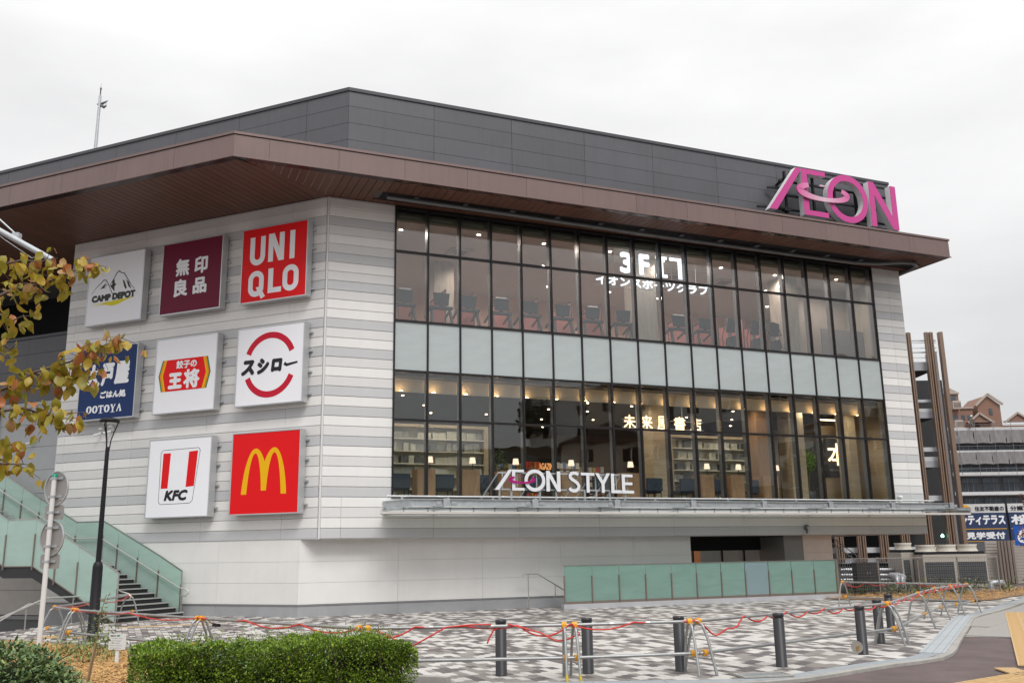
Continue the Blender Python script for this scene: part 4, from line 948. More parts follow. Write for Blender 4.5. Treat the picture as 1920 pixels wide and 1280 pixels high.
# ---------------------------------------------------------------- bollards
bo0 = None
def bollard(i, px, py, lab, h=.80, r=.085):
    p = G(px, py); t = thing('bollard', lab, 'bollard', loc=(p.x, p.y, 0), rz=i*.7, group='dark grey bollards along the plaza edge')
    global bmesh_, bcap
    if i == 0:
        bmesh_ = MB().lathe([(r+.004, 0), (r+.004, .012), (r, .014), (r, h*.905), (r-.008, h*.91)], n=24).mesh('post', mat('bollard_grey', (.026, .026, .030), .45, metal=.2, var=.1, scale=8))
        bcap = MB().lathe([(r-.008, h*.91), (r-.008, h*.925), (r+.001, h*.93), (r+.001, h*.985), (r-.01, h)], n=24).mesh('cap', mat('bollard_cap', (.035, .035, .04), .35, metal=.2, var=0))
    link('post', bmesh_, t); link('cap', bcap, t); return t
labs = ['bollard behind the pipe barrier nearest the right end of the hedge', 'bollard just right of the paired barrier frames, behind them', 'bollard left of the third pair of barrier frames', 'bollard standing alone left of the one with the padlocked disc', 'bollard with a round padlocked steel disc at its foot', 'bollard half hidden behind the corner barrier frames', 'hindmost bollard beyond the corner barrier frames']
for i, (px, py) in enumerate([(940, 1265), (1103, 1261), (1277, 1257), (1466, 1249), (1619, 1226), (1651, 1205), (1672, 1186)]):
    bo = bollard(i, px, py, labs[i])
    if i == 4:
        d = MB(); d.prism(arc(-.13, .13, .10, .10, 0, 360, 28)[:-1], -.10, -.075); dsc = d.build('lock_disc', M_STEEL, bo, Matrix.Translation(G(px, py)))
        q = MB(); q.box(-.145, -.125, .07, -.105, -.105, .115); q.tube([(-.14, -.115, .115), (-.14, -.115, .15), (-.125, -.115, .165), (-.11, -.115, .15), (-.11, -.115, .115)], .006, 6)
        q.build('padlock', mat('brass', (.55, .36, .10), .3, metal=.8, var=0), dsc, Matrix.Translation(G(px, py)))

# ---------------------------------------------------------------- pipe barriers
M_PIPE = mat('galvanised_pipe', (.36, .37, .37), .42, metal=.6, var=.12, scale=8)
M_YCL = mat('yellow_clamp', (.80, .36, .015), .45, var=.05)
M_RT = mat('red_rope_light', (.62, .035, .025), .35, var=.06)
def frame_mesh():
    b = MB(); pts = [(0, -.30, 0), (0, -.17, .50)]+[(0, -.105*cos(R(a)), .64+.075*sin(R(a))) for a in range(0, 181, 20)]+[(0, .17, .50), (0, .30, 0)]
    b.tube(pts, .021, 8); b.tube([(0, -.24, .22), (0, .24, .22)], .013, 6); return b
fm = frame_mesh().mesh('bent_pipe', M_PIPE)
cl = MB(); cl.lathe([(.02, -.0), (.045, .015), (.045, .06), (.028, .085)], n=10); cl.box(-.03, -.045, .02, .03, .045, .06); clm = cl.mesh('clamp', M_YCL)
cr_ = MB(); cr_.tube([(-.035, 0, 0), (.035, 0, 0)], .047, 10); clr = cr_.mesh('clamp', M_YCL)
foot = MB().tube([(0, -.30, 0), (0, -.278, .09)], .0225, 8).mesh('painted_foot', mat('yellow_foot', (.55, .42, .05), .5))
def aframe(p, ang, lab, painted=False):
    t = thing('pipe_trestle', lab, 'trestle', loc=(p[0], p[1], 0), rz=ang, group='bent-pipe frames of the temporary barrier')
    Mx = WM[t.name]; link('bent_pipe', fm, t)
    link('top_clamp', clr, t, Mx @ Matrix.Translation((0, 0, .745))); link('top_clamp_saddle', clm, t, Mx @ Matrix.Translation((0, 0, .70)))
    link('side_clamp', clr, t, Mx @ Matrix.Translation((0, -.10, .30)))
    if painted: link('painted_foot', foot, t)
    return t
nd = [G(*q) for q in ((103, 1137, .75), (138, 1142, .75), (375, 1158, .75), (680, 1177, .75), (1068, 1173, .73), (1302, 1166, .73), (1664, 1126, .79), (1720, 1112, .74), (1751, 1104, .73), (1781, 1100, .73), (1812, 1096, .73), (1580, 1092, .72), (243, 1115, .75))]
nd = [(p.x, p.y) for p in nd]
def pipe(a, b_, lab, z1=.745, z2=.30, over=.12):
    a, b_ = Vector((*a, 0)), Vector((*b_, 0)); d = (b_-a).normalized(); L_ = (b_-a).length
    t = thing('barrier_pipe', lab, 'barrier pipe', loc=a, rz=atan2(d.y, d.x), group='pipes of the temporary barrier')
    for z, y in ((z1, 0), (z2, -.10)): MB().tube([(-over, y, z), (L_+over, y, z)], .0245, 10).build('rail', M_PIPE, t)
    for f_ in (.33, .62):
        MB().tube([(L_*f_-.03, 0, z1), (L_*f_+.03, 0, z1)], .027, 10).build('joint_sleeve', M_STEEL, t)
    return d
pairs = [(0, 1, 'short galvanised pipes linking the two frame pairs beside the sign post'), (1, 2, 'galvanised barrier pipes passing in front of the street lamp'), (2, 3, 'galvanised barrier pipes behind the long hedge'), (3, 4, 'galvanised barrier pipes from the hedge end to the first bollards'), (4, 5, 'galvanised barrier pipes between the two middle frame pairs'), (5, 6, 'long galvanised barrier pipes running to the corner frames'), (6, 7, 'galvanised barrier pipes turning away at the right corner'), (7, 8, 'galvanised barrier pipes before the planted bed, nearer span'), (8, 9, 'galvanised barrier pipes before the planted bed, farther span'), (9, 10, 'galvanised barrier pipes at the far right end'), (10, 11, 'long thin barrier pipes along the edge of the mulch bed'), (0, 12, 'barrier pipes leading back to the foot of the stairs')]
dirs = {}
for a, b_, lab in pairs: dirs[(a, b_)] = pipe(nd[a], nd[b_], lab, over=.06)
def ang(a, b_): d = dirs[(a, b_)]; return atan2(d.y, d.x)
frl = [(0, (0, 1), 0, 'frame behind the round sign pole, outer of its pair'), (1, (1, 2), 0, 'frame left of the street lamp, outer of its pair'), (1, (1, 2), .14, 'frame left of the street lamp, inner of its pair'),
 (2, (1, 2), -.07, 'frame rising above the left part of the hedge, left of its pair'), (2, (2, 3), .07, 'frame rising above the left part of the hedge, right of its pair'),
 (3, (2, 3), -.07, 'frame whose clamp shows above the right part of the hedge, left of its pair'), (3, (3, 4), .08, 'frame whose clamp shows above the right part of the hedge, right of its pair'),
 (4, (3, 4), -.08, 'frame with a yellow painted foot beside the second bollard'), (4, (4, 5), .07, 'plain frame paired with the yellow footed one'),
 (5, (4, 5), -.08, 'silver frame just right of the third bollard'), (5, (5, 6), .08, 'weathered frame paired with the silver one right of the third bollard'),
 (6, (5, 6), -.07, 'frame at the right corner, left of its pair'), (6, (6, 7), .08, 'frame at the right corner, right of its pair'),
 (7, (6, 7), 0, 'first single frame beyond the right corner'), (8, (7, 8), 0, 'second single frame beyond the right corner'), (9, (8, 9), 0, 'third single frame beyond the right corner'),
 (10, (9, 10), 0, 'last frame at the far right end of the barrier'), (11, (10, 11), 0, 'small frame beside the right end of the glass screen'), (12, (0, 12), 0, 'frame standing at the foot of the stairs')]
for n_, dk, off, lab in frl:
    d = dirs[dk]; aframe((nd[n_][0]+d.x*off, nd[n_][1]+d.y*off), ang(*dk), lab + (', clamp orange' if False else ''), painted=('yellow' in lab))
# red rope light draped over the top pipes
def rope(a, b_, lab, sags, r=.0125, z=.745, twist=False):
    a, b_ = Vector((*a, z)), Vector((*b_, z)); pts = []
    n_ = 90; d = (b_-a); dn = d.normalized(); side = Vector((dn.y, -dn.x, 0))
    for i in range(n_+1):
        t_ = i/n_; s_ = 0; k = len(sags); f_ = t_*k; j = min(k-1, int(f_)); s_ = sags[j]*4*(f_-j)*(1-(f_-j))
        th = f_*2*pi*(1 if not twist else 2)
        pts.append(a+d*t_+side*(.036*cos(th) if not s_ > .06 else .036)+Vector((0, 0, (.036*sin(th) if twist else .015)-s_)))
    o = MB().tube(pts, r, 6).build('rope_light', M_RT); tag(o, lab, 'rope light', 'red rope lights on the barrier'); return o
rope(nd[1], nd[2], 'red rope light drooping in one long curve past the street lamp', [.055, .08])
rope(nd[2], nd[3], 'red rope light hanging in two shallow loops above the hedge', [.02, .09, .10])
rope(nd[3], nd[4], 'tangled red rope light between the hedge end and the middle frames', [.14, .02, .05, .16])
rope(nd[4], nd[5], 'red rope light with one deep dip between the middle frame pairs', [.09, .02])
rope(nd[5], nd[6], 'red rope light dipping then coiling along the long right pipe', [.20, .06, .05, .05, .05], twist=True)
rope(nd[6], nd[7], 'red rope light loosely wound beyond the right corner', [.03, .06], twist=True)
rope(nd[7], nd[10], 'red rope light tightly coiled along the far right pipes', [.0]*5, twist=True, r=.009)
rope(nd[10], nd[11], 'red rope light in loops before the mulch bed', [.03, .09, .02, .10, .16], twist=False)
rope(nd[0], nd[12], 'red rope light leading back to the stairs', [.08, .12])
# loose ends
def loose(pts, lab): o = MB().tube(pts, .0125, 6).build('rope_light', M_RT); tag(o, lab, 'rope light', 'red rope lights on the barrier')
p3, p4 = Vector((*nd[3], .745)), Vector((*nd[4], .745)); dd = p4-p3
loose([p3+dd*.66+Vector((0, 0, 0)), p3+dd*.63+Vector((0, 0, -.06)), p3+dd*.61+Vector((0, 0, -.16)), p3+dd*.60+Vector((0, 0, -.24))], 'cut end of red rope light hanging left of the first bollard')
loose([p3+dd*.06+Vector((0, -.05, -.02)), p3+dd*.14+Vector((0, -.05, -.12)), p3+dd*.22+Vector((.0, -.06, -.28)), p3+dd*.30+Vector((0, -.06, -.16)), p3+dd*.40+Vector((0, -.04, -.0)), p3+dd*.52+Vector((0, -.04, .03)), p3+dd*.62+Vector((0, -.04, .03))], 'second strand of red rope light sagging behind the hedge end')
loose([p3+dd*.70+Vector((0, -.04, .03)), p3+dd*.78+Vector((0, -.05, -.03)), p3+dd*.86+Vector((0, -.06, -.10)), p3+dd*.93+Vector((0, -.07, -.21)), p3+dd*.98+Vector((0, -.07, -.20)), p4+Vector((.14, -.05, -.12)), p4+Vector((.03, -.05, .02))], 'strand of red rope light looped round the yellow footed frame')

# a few fallen leaves on the plaza
b = MB(); b2 = 0
for _ in range(70):
    x, y = random.uniform(-6, 12), random.uniform(13.9, 27); a = random.uniform(0, 6.3); r_ = random.uniform(.02, .04)
    if inside(x, y, plaza): b.add([(x+r_*cos(a+k*pi/2)*(1 if k % 2 else .5), y+r_*sin(a+k*pi/2)*(1 if k % 2 else .5), .012+.008*(k % 2)) for k in range(4)], [(0, 1, 2, 3)])
o = b.build('fallen_leaves', mat('fallen_leaf', (.30, .10, .05), .7, var=.3)); tag(o, 'few red and brown leaves scattered over the plaza paving', 'leaves', kind='stuff')

_a, _b = Vector((*nd[2], .70)), Vector((*nd[3], .70)); _p = _a.lerp(_b, .13)
t = thing('rope_light_controller', 'small dark control box of the rope light hanging under the barrier pipe above the hedge', 'control box', loc=_p, rz=atan2((_b-_a).y, (_b-_a).x))
MB().box(-.09, -.05, -.07, .09, .0, -.02).build('box', M_BLK, t); q = MB(); q.tube([(-.09, -.02, -.04), (-.25, 0, .0), (-.32, 0, .03)], .007, 6); q.build('cable', M_BLK, t)

# ---------------------------------------------------------------- furniture in the book shop
def locA(u, i, z): return FA @ Matrix.Translation((u, i, z))
M_SHADE = mat('lamp_shade', (.8, .7, .6), .6, var=0, emit=.9, ecol=(1, .74, .5)); M_NAVY = mat('navy_fabric', (.045, .06, .085), .85, var=.1)
M_TABLE = mat('warm_oak', (.40, .24, .13), .45, var=.18, scale=3, stretch=(5, 5, .6))
def desk(px, lab, w=.62):
    u, _ = PA(px, 900, 1.2); t = thing('reading_desk', lab, 'desk', locA(u, 1.2, FL1), 'oak reading desks along the window')
    MB().box(-w/2, 0, 0, w/2, .04, 1.02).build('back_panel', M_TABLE, t)
    for s in (-1, 1): MB().box(s*w/2-.02, .04, 0, s*w/2+.02, .62, 1.02).build('side_panel', M_TABLE, t)
    MB().box(-w/2+.02, .04, .70, w/2-.02, .6, .74).build('desk_top', M_TABLE, t)
    MB().box(-w/2+.02, .04, .98, w/2-.02, .25, 1.02).build('shelf', M_TABLE, t)
    return u
def tlamp(u, lab, i=1.32):
    t = thing('table_lamp', lab, 'lamp', locA(u, i, FL1+1.02), 'small table lamps on the reading desks')
    MB().lathe([(.06, 0), (.06, .015), (.012, .02), (.012, .24)], n=10).build('stand', M_BLK, t)
    MB().lathe([(.115, .22), (.085, .42)], n=16).build('lamp_shade', M_SHADE, t)
for px, w, l in ((800, .6, 'oak reading desk nearest the left end of the lower windows'), (884, .6, 'oak reading desk second from the left behind the lower windows'), (960, .75, 'oak reading desk behind the letters AEON'), (1073, .80, 'wide oak desk behind the letter N of AEON STYLE'), (1182, .75, 'oak desk behind the last letters of AEON STYLE'), (1327, .55, 'oak desk under the lamp before the right bookcase'), (1383, .62, 'oak desk with open shelves before the right bookcase'), (1446, .70, 'oak desk at the right end of the row, beside the brown column')): desk(px, l, w)
for px, l in ((806, 'left of the first desk divider'), (886, 'in front of the left bookcase'), (967, 'above the E of AEON'), (1071, 'beside the magazine sign, above the N'), (1182, 'above the last E of STYLE'), (1325, 'before the right bookcase, left one'), (1384, 'before the right bookcase, right one'), (1455, 'half hidden beside the brown column')):
    tlamp(PA(px, 870, 1.32)[0], 'small lit table lamp with a cream shade, '+l)
def chair(px, lab):
    u, _ = PA(px, 900, 1.5); t = thing('armchair', lab, 'chair', locA(u, 1.5, FL1), 'navy chairs at the window desks')
    MB().box(-.32, 0, .42, .32, .10, .88).build('backrest', M_NAVY, t); MB().box(-.32, .10, .34, .32, .62, .46).build('seat', M_NAVY, t)
    lg = MB().tube([(0, 0, 0), (0, 0, .34)], .015, 6).mesh('leg', M_BLK)
    for x in (-.27, .27):
        for y in (.06, .55): link('leg', lg, t, WM[t.name] @ Matrix.Translation((x, y, 0)))
for px, l in ((752, 'navy chair at the very left end of the lower windows'), (835, 'navy chair between the first two desks'), (915, 'navy chair between the second desk and the big letters'), (1010, 'navy chair behind the O of AEON'), (1128, 'navy chair behind the T of STYLE'), (1228, 'dark chair standing alone right of the letters'), (1290, 'blue chair before the left part of the right bookcase'), (1350, 'navy chair between the two lamp desks'), (1415, 'navy chair right of the shelved desk')): chair(px, l)
def bookcase(u0, u1, i, z1, lab, rows=6):
    t = thing('bookcase', lab, 'bookcase', locA(u0, i, FL1)); W_ = u1-u0; H_ = z1-FL1
    MB().box(0, .30, 0, W_, .34, H_).build('back', M_CREAM, t)
    for a in (0, W_-.16): MB().box(a, -.02, 0, a+.16, .30, H_).build('side', M_OAK, t)
    MB().box(.16, -.02, H_-.10, W_-.16, .30, H_).build('top', M_OAK, t)
    sh = (H_-.1)/rows
    books = {0: MB(), 1: MB(), 2: MB()}
    for r in range(rows):
        MB().box(.16, 0, r*sh, W_-.16, .29, r*sh+.035).build('shelf', mat('shelf_white', (.72, .69, .58), .5, var=0), t)
        x = .18
        while x < W_-.4:
            kind = random.choice((0, 0, 1, 2)); n = random.randint(4, 14); hh = random.uniform(.5, .75)*sh
            if random.random() < .3: x += random.uniform(.1, .35)
            for k in range(n):
                bw_ = random.uniform(.022, .05)
                if x+bw_ > W_-.2: break
                books[kind].box(x, .05+random.uniform(0, .03), r*sh+.036, x+bw_-.002, .25, r*sh+.036+hh*random.uniform(.93, 1)); x += bw_
            x += random.uniform(.0, .12)
    for k, c in enumerate(((.56, .55, .46), (.30, .30, .27), (.12, .13, .13))):
        o = books[k].build('books', mat('book_%s' % ('cream', 'grey', 'dark')[k], c, .6, var=.1), t); o['kind'] = 'stuff'
bookcase(PA(700, 800, 2.6)[0], PA(915, 800, 2.6)[0], 2.6, 6.17, 'tall cream bookcase at the left end of the lower windows')
bookcase(PA(1253, 815, 2.6)[0], PA(1434, 815, 2.6)[0], 2.6, 6.15, 'tall cream bookcase right of the warm glowing characters')
# magazine racks deep in the shop
def rack(px, i, cols, lab, h=1.7, w=1.4):
    u, _ = PA(px, 880, i); t = thing('magazine_rack', lab, 'rack', locA(u, i, FL1), 'magazine racks in the book shop')
    MB().box(-w/2, .2, 0, w/2, .26, h).build('back', M_DARK, t)
    for r in range(5): MB().box(-w/2, 0, .25+r*.3, w/2, .2, .28+r*.3).build('shelf', M_WOOD, t)
    for ci, c in enumerate(cols):
        b = MB()
        for r in range(5):
            for k in range(7):
                if (k+r*3+ci*2) % len(cols) == 0: x = -w/2+.05+k*(w-.1)/7; b.box(x, .02, .29+r*.3, x+.15, .05, .29+r*.3+random.uniform(.19, .25))
        o = b.build('magazines', c, t); o['kind'] = 'stuff'
cm = [mat('mag_red', (.6, .03, .02), var=0), mat('mag_white', (.6, .6, .58), var=0), mat('mag_blue', (.08, .2, .45), var=0), mat('mag_yellow', (.6, .4, .05), var=0)]
rack(998, 5.0, [cm[0], cm[0], cm[3]], 'red magazine rack left of the magazine sign', w=.6, h=2.0); rack(958, 5.6, [cm[1], cm[2], cm[3]], 'pale book rack behind the first lamp of the letters', w=1.3, h=2.2)
rack(1065, 5.0, [cm[1], cm[1], cm[2]], 'white book rack right of the magazine sign', w=1.1, h=2.0); rack(1108, 6.4, [cm[1], cm[3], cm[0]], 'dim book rack behind the letters ST', w=1.4, h=1.8)
# plant in a pot
u, _ = PA(1516, 925, 2.3); t = thing('potted_tree', 'bright green potted tree inside the right lower windows', 'plant', locA(u, 2.3, FL1))
MB().lathe([(.17, 0), (.27, .02), (.30, .5), (.27, .5), (.26, .44)], n=18).build('pot', mat('pot_grey', (.05, .055, .06), .6), t)
b = MB()
for k in range(5): a = k*1.26; b.tube([(.04*cos(a), .04*sin(a), .4), (.08*cos(a), .08*sin(a), 1.0), (.22*cos(a), .22*sin(a), 1.7)], [.018, .014, .008], 6)
b.build('trunk', M_WOOD, t)
M_LEAFB = mat('leaf_bright', (.13, .26, .03), .5, var=.35, scale=9)
def leafcloud(b, n, fn, s0, s1, droop=0):
    for _ in range(n):
        p = fn(); s = random.uniform(s0, s1); a = random.uniform(0, 2*pi); e = random.uniform(-.8, .8)
        d = Vector((cos(a)*cos(e), sin(a)*cos(e), sin(e)-droop)).normalized(); w_ = d.cross(Vector((random.uniform(-1, 1), random.uniform(-1, 1), random.uniform(-1, 1)))).normalized()*s*.32
        b.add([p, p+d*s*.5+w_, p+d*s, p+d*s*.5-w_], [(0, 1, 2, 3)])
def ball(cx, cy, cz, rx, ry, rz, shell=.0):
    def f():
        while True:
            v = Vector((random.uniform(-1, 1), random.uniform(-1, 1), random.uniform(-1, 1)))
            if shell < v.length < 1: return Vector((cx+v.x*rx, cy+v.y*ry, cz+v.z*rz))
    return f
b = MB(); leafcloud(b, 1100, ball(0, 0, 1.75, .42, .42, .5), .05, .09); b.build('crown', M_LEAFB, t)
u, _ = PA(935, 900, 2.6); t = thing('potted_tree', 'dim leafy plant left of the pale book rack behind the letter A', 'plant', locA(u, 2.6, FL1))
MB().lathe([(.17, 0), (.24, .4)], n=14).build('pot', M_DARK, t); b = MB(); leafcloud(b, 700, ball(0, 0, 1.1, .38, .38, .8), .06, .12); b.build('crown', mat('leaf_dim', (.05, .08, .03), .6), t)
# downlights and their light; front-row lamps added to brighten partition, desks and bookcases
def spot(u, i, z, label, grp, e, col, power, rad=.075, k=0):
    t = thing('downlight', label, 'downlight', locA(u, i, z), grp)
    MB().lathe([(rad, -.012), (rad, -.004)], n=12).build('lens', e, t); MB().lathe([(rad*1.35, -.003), (rad*1.35, .0)], n=12).build('rim', M_WHT, t)
    if power:
        ld = bpy.data.lights.new('downlight_lamp', 'SPOT'); ld.spot_size = R(165); ld.spot_blend = .6; ld.energy = power; ld.color = col; ld.shadow_soft_size = .12
        lo = bpy.data.objects.new('downlight_lamp', ld); COL.objects.link(lo); lo.parent = t; lo.location = (0, 0, -.03)
E_D1 = mat('downlight_warm', (1, .9, .7), emit=30, ecol=(1, .74, .48), var=0); E_D2 = mat('downlight_gym', (1, .9, .8), emit=22, ecol=(1, .80, .62), var=0)
ORD = ['first', 'second', 'third', 'fourth', 'fifth', 'sixth', 'seventh', 'eighth', 'ninth', 'tenth', 'eleventh', 'twelfth', 'thirteenth', 'fourteenth', 'fifteenth', 'sixteenth', 'seventeenth', 'eighteenth']
ROWN = ['front', 'second', 'middle', 'fourth', 'rearmost']
for r, ii in enumerate((1.7, 4.2, 6.6)):
    for k in range(8):
        u = 2.9+k*2.75+(1.2 if r % 2 else 0)+random.uniform(-.25, .25)
        if u > 23.4: continue
        spot(u, ii+random.uniform(-.3, .3), 12.955, 'round gym ceiling downlight, %s row, %s from the left' % (ROWN[r], ORD[k]), 'downlights in the gym ceiling', E_D2, (1, .80, .68), 170 if (r == 0 or (k+r) % 2 == 0) else 0, rad=.06)
for r, ii in enumerate((1.7, 3.9, 5.8, 8.0, 10.4)):
    for k in range(9):
        u = 2.6+k*2.45+(1.1 if r % 2 else 0)+random.uniform(-.4, .4)
        if u > 23.4: continue
        spot(u, ii+random.uniform(-.4, .4), 7.415, 'round book shop ceiling downlight, %s row, %s from the left' % (ROWN[r], ORD[k]), 'downlights in the book shop ceiling', E_D1, (1, .84, .64), (105 if r == 0 else 60) if (r == 0 or (k+r) % 4 == 0) else 0, rad=.042)
for k in range(nb):      # wall washers that light the bulkhead, one in each bay
    t = thing('wall_washer', 'small uplight below the cream bulkhead, %s window bay' % ORD[k], 'uplight', locA(UG0+(k+.42)*bw, .80, 6.97), 'uplights along the lower windows')
    MB().box(-.06, -.03, -.03, .06, .03, 0).build('housing', M_BLK, t); MB().box(-.05, -.025, .001, .05, .025, .006).build('lens', mat('washer_lens', (1, .8, .5), emit=75, ecol=(1, .62, .28), var=0), t)
for (p0, p1) in (((1535, 786), (1569, 790)), ((1415, 809), (1430, 810))):
    a_ = PA(*p0, 2.8); b__ = PA(*p1, 2.8); t = thing('light_bar', 'thin warm light bar inside the right lower windows' if p0[0] > 1500 else 'short light bar left of the brown column', 'light bar', FA)
    MB().box(a_[0], 2.8, a_[1]-.03, b__[0], 2.84, a_[1]+.02).build('tube', mat('bar_emit', (1, .8, .5), emit=6, ecol=(1, .72, .42), var=0), t); MB().box(a_[0], 2.8, a_[1]+.021, b__[0], 2.84, a_[1]+.04).build('housing', M_BLK, t)
for px, py in ((860, 472), (1265, 526), (1355, 520)):
    u, z = PA(px, py, 3.6); t = thing('ceiling_cassette', 'square air-conditioning cassette in the gym ceiling, '+{860: 'left', 1265: 'middle', 1355: 'right'}[px]+' one', 'air conditioner', locA(u, 3.6, 12.95))
    MB().box(-.45, -.45, -.03, .45, .45, .0).build('panel', mat('cassette', (.5, .5, .5), var=0), t); MB().box(-.28, -.28, -.036, .28, .28, -.031).build('grille', M_FIN, t)
# ---------------------------------------------------------------- gym machines
M_GYM = mat('machine_grey', (.055, .06, .07), .5, var=.05); M_SCR = mat('machine_screen', (.03, .033, .04), .3, var=0); M_TOW = mat('towel_white', (.7, .72, .75), .8, var=0)
def tread():
    b = dict()
    q = MB(); q.box(-.4, .1, .0, .4, 2.0, .22); b['deck'] = q.mesh('deck', M_GYM)
    q = MB()
    for s in (-1, 1): q.bar((s*.40, .12, .1), (s*.33, .42, 1.12), .07, .12)
    b['upright'] = q.mesh('upright', M_GYM)
    q = MB(); q.box(-.42, .30, 1.08, .42, .52, 1.17)
    for s in (-1, 1): q.bar((s*.38, .45, 1.12), (s*.38, 1.1, .92), .05, .08)
    b['handlebar'] = q.mesh('handlebar', M_GYM)
    q = MB(); q.prism([(-.26, 1.22), (.26, 1.22), (.30, 1.66), (-.30, 1.66)], .32, .40); q.box(-.06, .36, 1.12, .06, .42, 1.26); b['console'] = q.mesh('console', M_SCR)
    return b
TM = tread()
for k, (px, towel) in enumerate(((757, 1), (826, 0), (877, 0), (938, 1), (993, 0), (1053, 0), (1109, 1), (1166, 0), (1269, 1), (1318, 0))):
    u, _ = PA(px, 580, 2.35)
    ls = ['treadmill at the far left of the gym windows', 'faint treadmill second from the left in the gym', 'treadmill third from the left in the gym', 'treadmill with a white towel, fourth from the left', 'treadmill fifth from the left in the gym', 'treadmill sixth from the left in the gym', 'treadmill with a white towel left of the hanging sign', 'treadmill just left of the concrete column under the hanging sign', 'treadmill with a white towel right of the concrete column', 'treadmill at the right end of the treadmill row']
    t = thing('treadmill', ls[k], 'treadmill', locA(u, 1.9, FL2), 'treadmills behind the upper windows', )
    for n_, me in TM.items(): link(n_, me, t)
    if towel: tag(MB().box(-.2, .30, 1.66, .2, .42, 1.71).build('towel', M_TOW, None, WM[t.name]), 'folded white towel on top of the %s treadmill console' % ('far left' if k == 0 else 'fourth' if k == 3 else 'seventh' if k == 6 else 'ninth'), 'towel', 'white towels on treadmills')
q = {}
b = MB(); b.bar((0, .3, .1), (.0, .55, 1.25), .10, .12); q['column'] = b.mesh('column', mat('machine_silver', (.35, .37, .4), .4, metal=.5, var=0))
b = MB(); b.prism([(-.18, 1.2), (.18, 1.2), (.24, 1.75), (-.14, 1.80)], .40, .5); q['console'] = b.mesh('console', M_SCR)
b = MB(); b.prism([(-.25, .62), (0, .45), (.22, .72), (.12, 1.05), (-.2, .95)], .28, .5); b.box(-.3, .2, 0, .3, 1.6, .12); q['flywheel_cover'] = b.mesh('flywheel_cover', M_GYM)
b = MB()
for s in (-1, 1): b.tube([(s*.32, .5, .3), (s*.34, .55, 1.0), (s*.30, .45, 1.35), (s*.22, .4, 1.5)], .022, 6); b.tube([(s*.12, .45, 1.2), (s*.35, .35, 1.3), (s*.42, .4, 1.45)], .02, 6)
q['handlebar'] = b.mesh('handlebar', M_GYM)
for px, l in ((1368, 'elliptical trainer left of its two twins in the gym'), (1413, 'elliptical trainer in the middle of the three'), (1450, 'elliptical trainer beside the right concrete column')):
    u, _ = PA(px, 600, 2.35); t = thing('elliptical_trainer', l, 'exercise machine', locA(u, 1.9, FL2), 'elliptical trainers behind the upper windows')
    for n_, me in q.items(): link(n_, me, t)
for k, px in enumerate((770, 832, 885, 950, 1004, 1066, 1122, 1290, 1338, 1385, 1428)):
    u, _ = PA(px, 570, 3.4); t = thing('partition_screen', 'pink screen in a dark frame behind the machines, number %s from the left' % ['one', 'two', 'three', 'four', 'five', 'six', 'seven', 'eight', 'nine', 'ten', 'eleven'][k], 'screen', locA(u, 3.2, FL2), 'pink partition screens in the gym')
    MB().box(-.012, .03, .1, .012, 1.77, 2.05).build('panel', mat('screen_pink', (.46, .20, .19), .5, var=0), t)
    f = MB(); f.bar((0, 0, 0), (0, 0, 2.1), .04); f.bar((0, 1.8, 0), (0, 1.8, 2.1), .04); f.bar((0, 0, 2.08), (0, 1.8, 2.08), .04); f.build('frame', M_GYM, t)

# ---------------------------------------------------------------- CCTV cameras
def cctv(M, lab, white=True):
    t = thing('security_camera', lab, 'security camera', M); m_ = M_WHT if white else M_FIN
    MB().box(-.06, -.05, .0, .06, .0, .16).build('mount', m_, t)
    b = MB(); b.tube([(0, -.03, .06), (0, -.12, .02), (-.05, -.2, -.04)], .015, 6); b.tube([(.0, -.10, -.02), (-.16, -.26, -.10)], .045, 10); b.build('camera_body', m_, t)
    MB().lathe([(.02, .2), (.10, .15), (.10, .12)], c=(0, -.08, 0), n=12).build('hood', m_, t)
s_, z_ = PB(66, 828, WC); cctv(FB @ Matrix.Translation((s_, WC, z_)), 'white security camera on the grey set-back wall at far left')
s_, z_ = PB(193, 812, 0); cctv(FB @ Matrix.Translation((s_, 0, z_)), 'security camera left of the street lamp head')
s_, z_ = PB(212, 808, 0); cctv(FB @ Matrix.Translation((s_, 0, z_)), 'security camera right of the street lamp head')
u_, z_ = PA(1510, 993, 0); cctv(FA @ Matrix.Translation((u_, 0, z_)), 'small grey security camera under the canopy near the right end', False)
u_, z_ = PA(1686, 938, 0); cctv(FA @ Matrix.Translation((u_, 0, z_)), 'tiny white security camera beside the lower right window corner')

# ---------------------------------------------------------------- rooftop antenna
q0 = PY(178, 290, 44); t = thing('rooftop_antenna', 'thin rooftop mast with a wind sensor against the sky', 'mast', loc=(q0.x, q0.y, q0.z))
tz = PY(188, 180, 44).z-q0.z; top_ = PY(189, 157, 44).z-q0.z
MB().lathe([(.10, -4), (.09, 0), (.075, tz*.55), (.07, tz)], n=10).build('pole', M_GAL, t)
MB().lathe([(.035, tz), (.03, tz+.35), (.05, tz+.36), (.05, tz+.45), (.012, tz+.46), (.006, top_)], n=8).build('rod', mat('antenna_dark', (.2, .17, .2), .5), t)
zb = PY(186, 196, 44).z-q0.z; b = MB(); b.bar((-.1, 0, zb), (.35, 0, zb-.12), .08, .06); b.tube([(.02, 0, zb), (.15, 0, zb+.05), (.42, 0, zb+.2)], [.03, .07, .02], 8); b.tube([(.35, 0, zb-.1), (.33, 0, zb+.1)], .015, 6); b.tube([(-.12, 0, zb+.02), (.25, 0, zb-.15), (.38, 0, zb-.08)], [.03, .09, .02], 8); b.build('sensor', M_FIN, t)

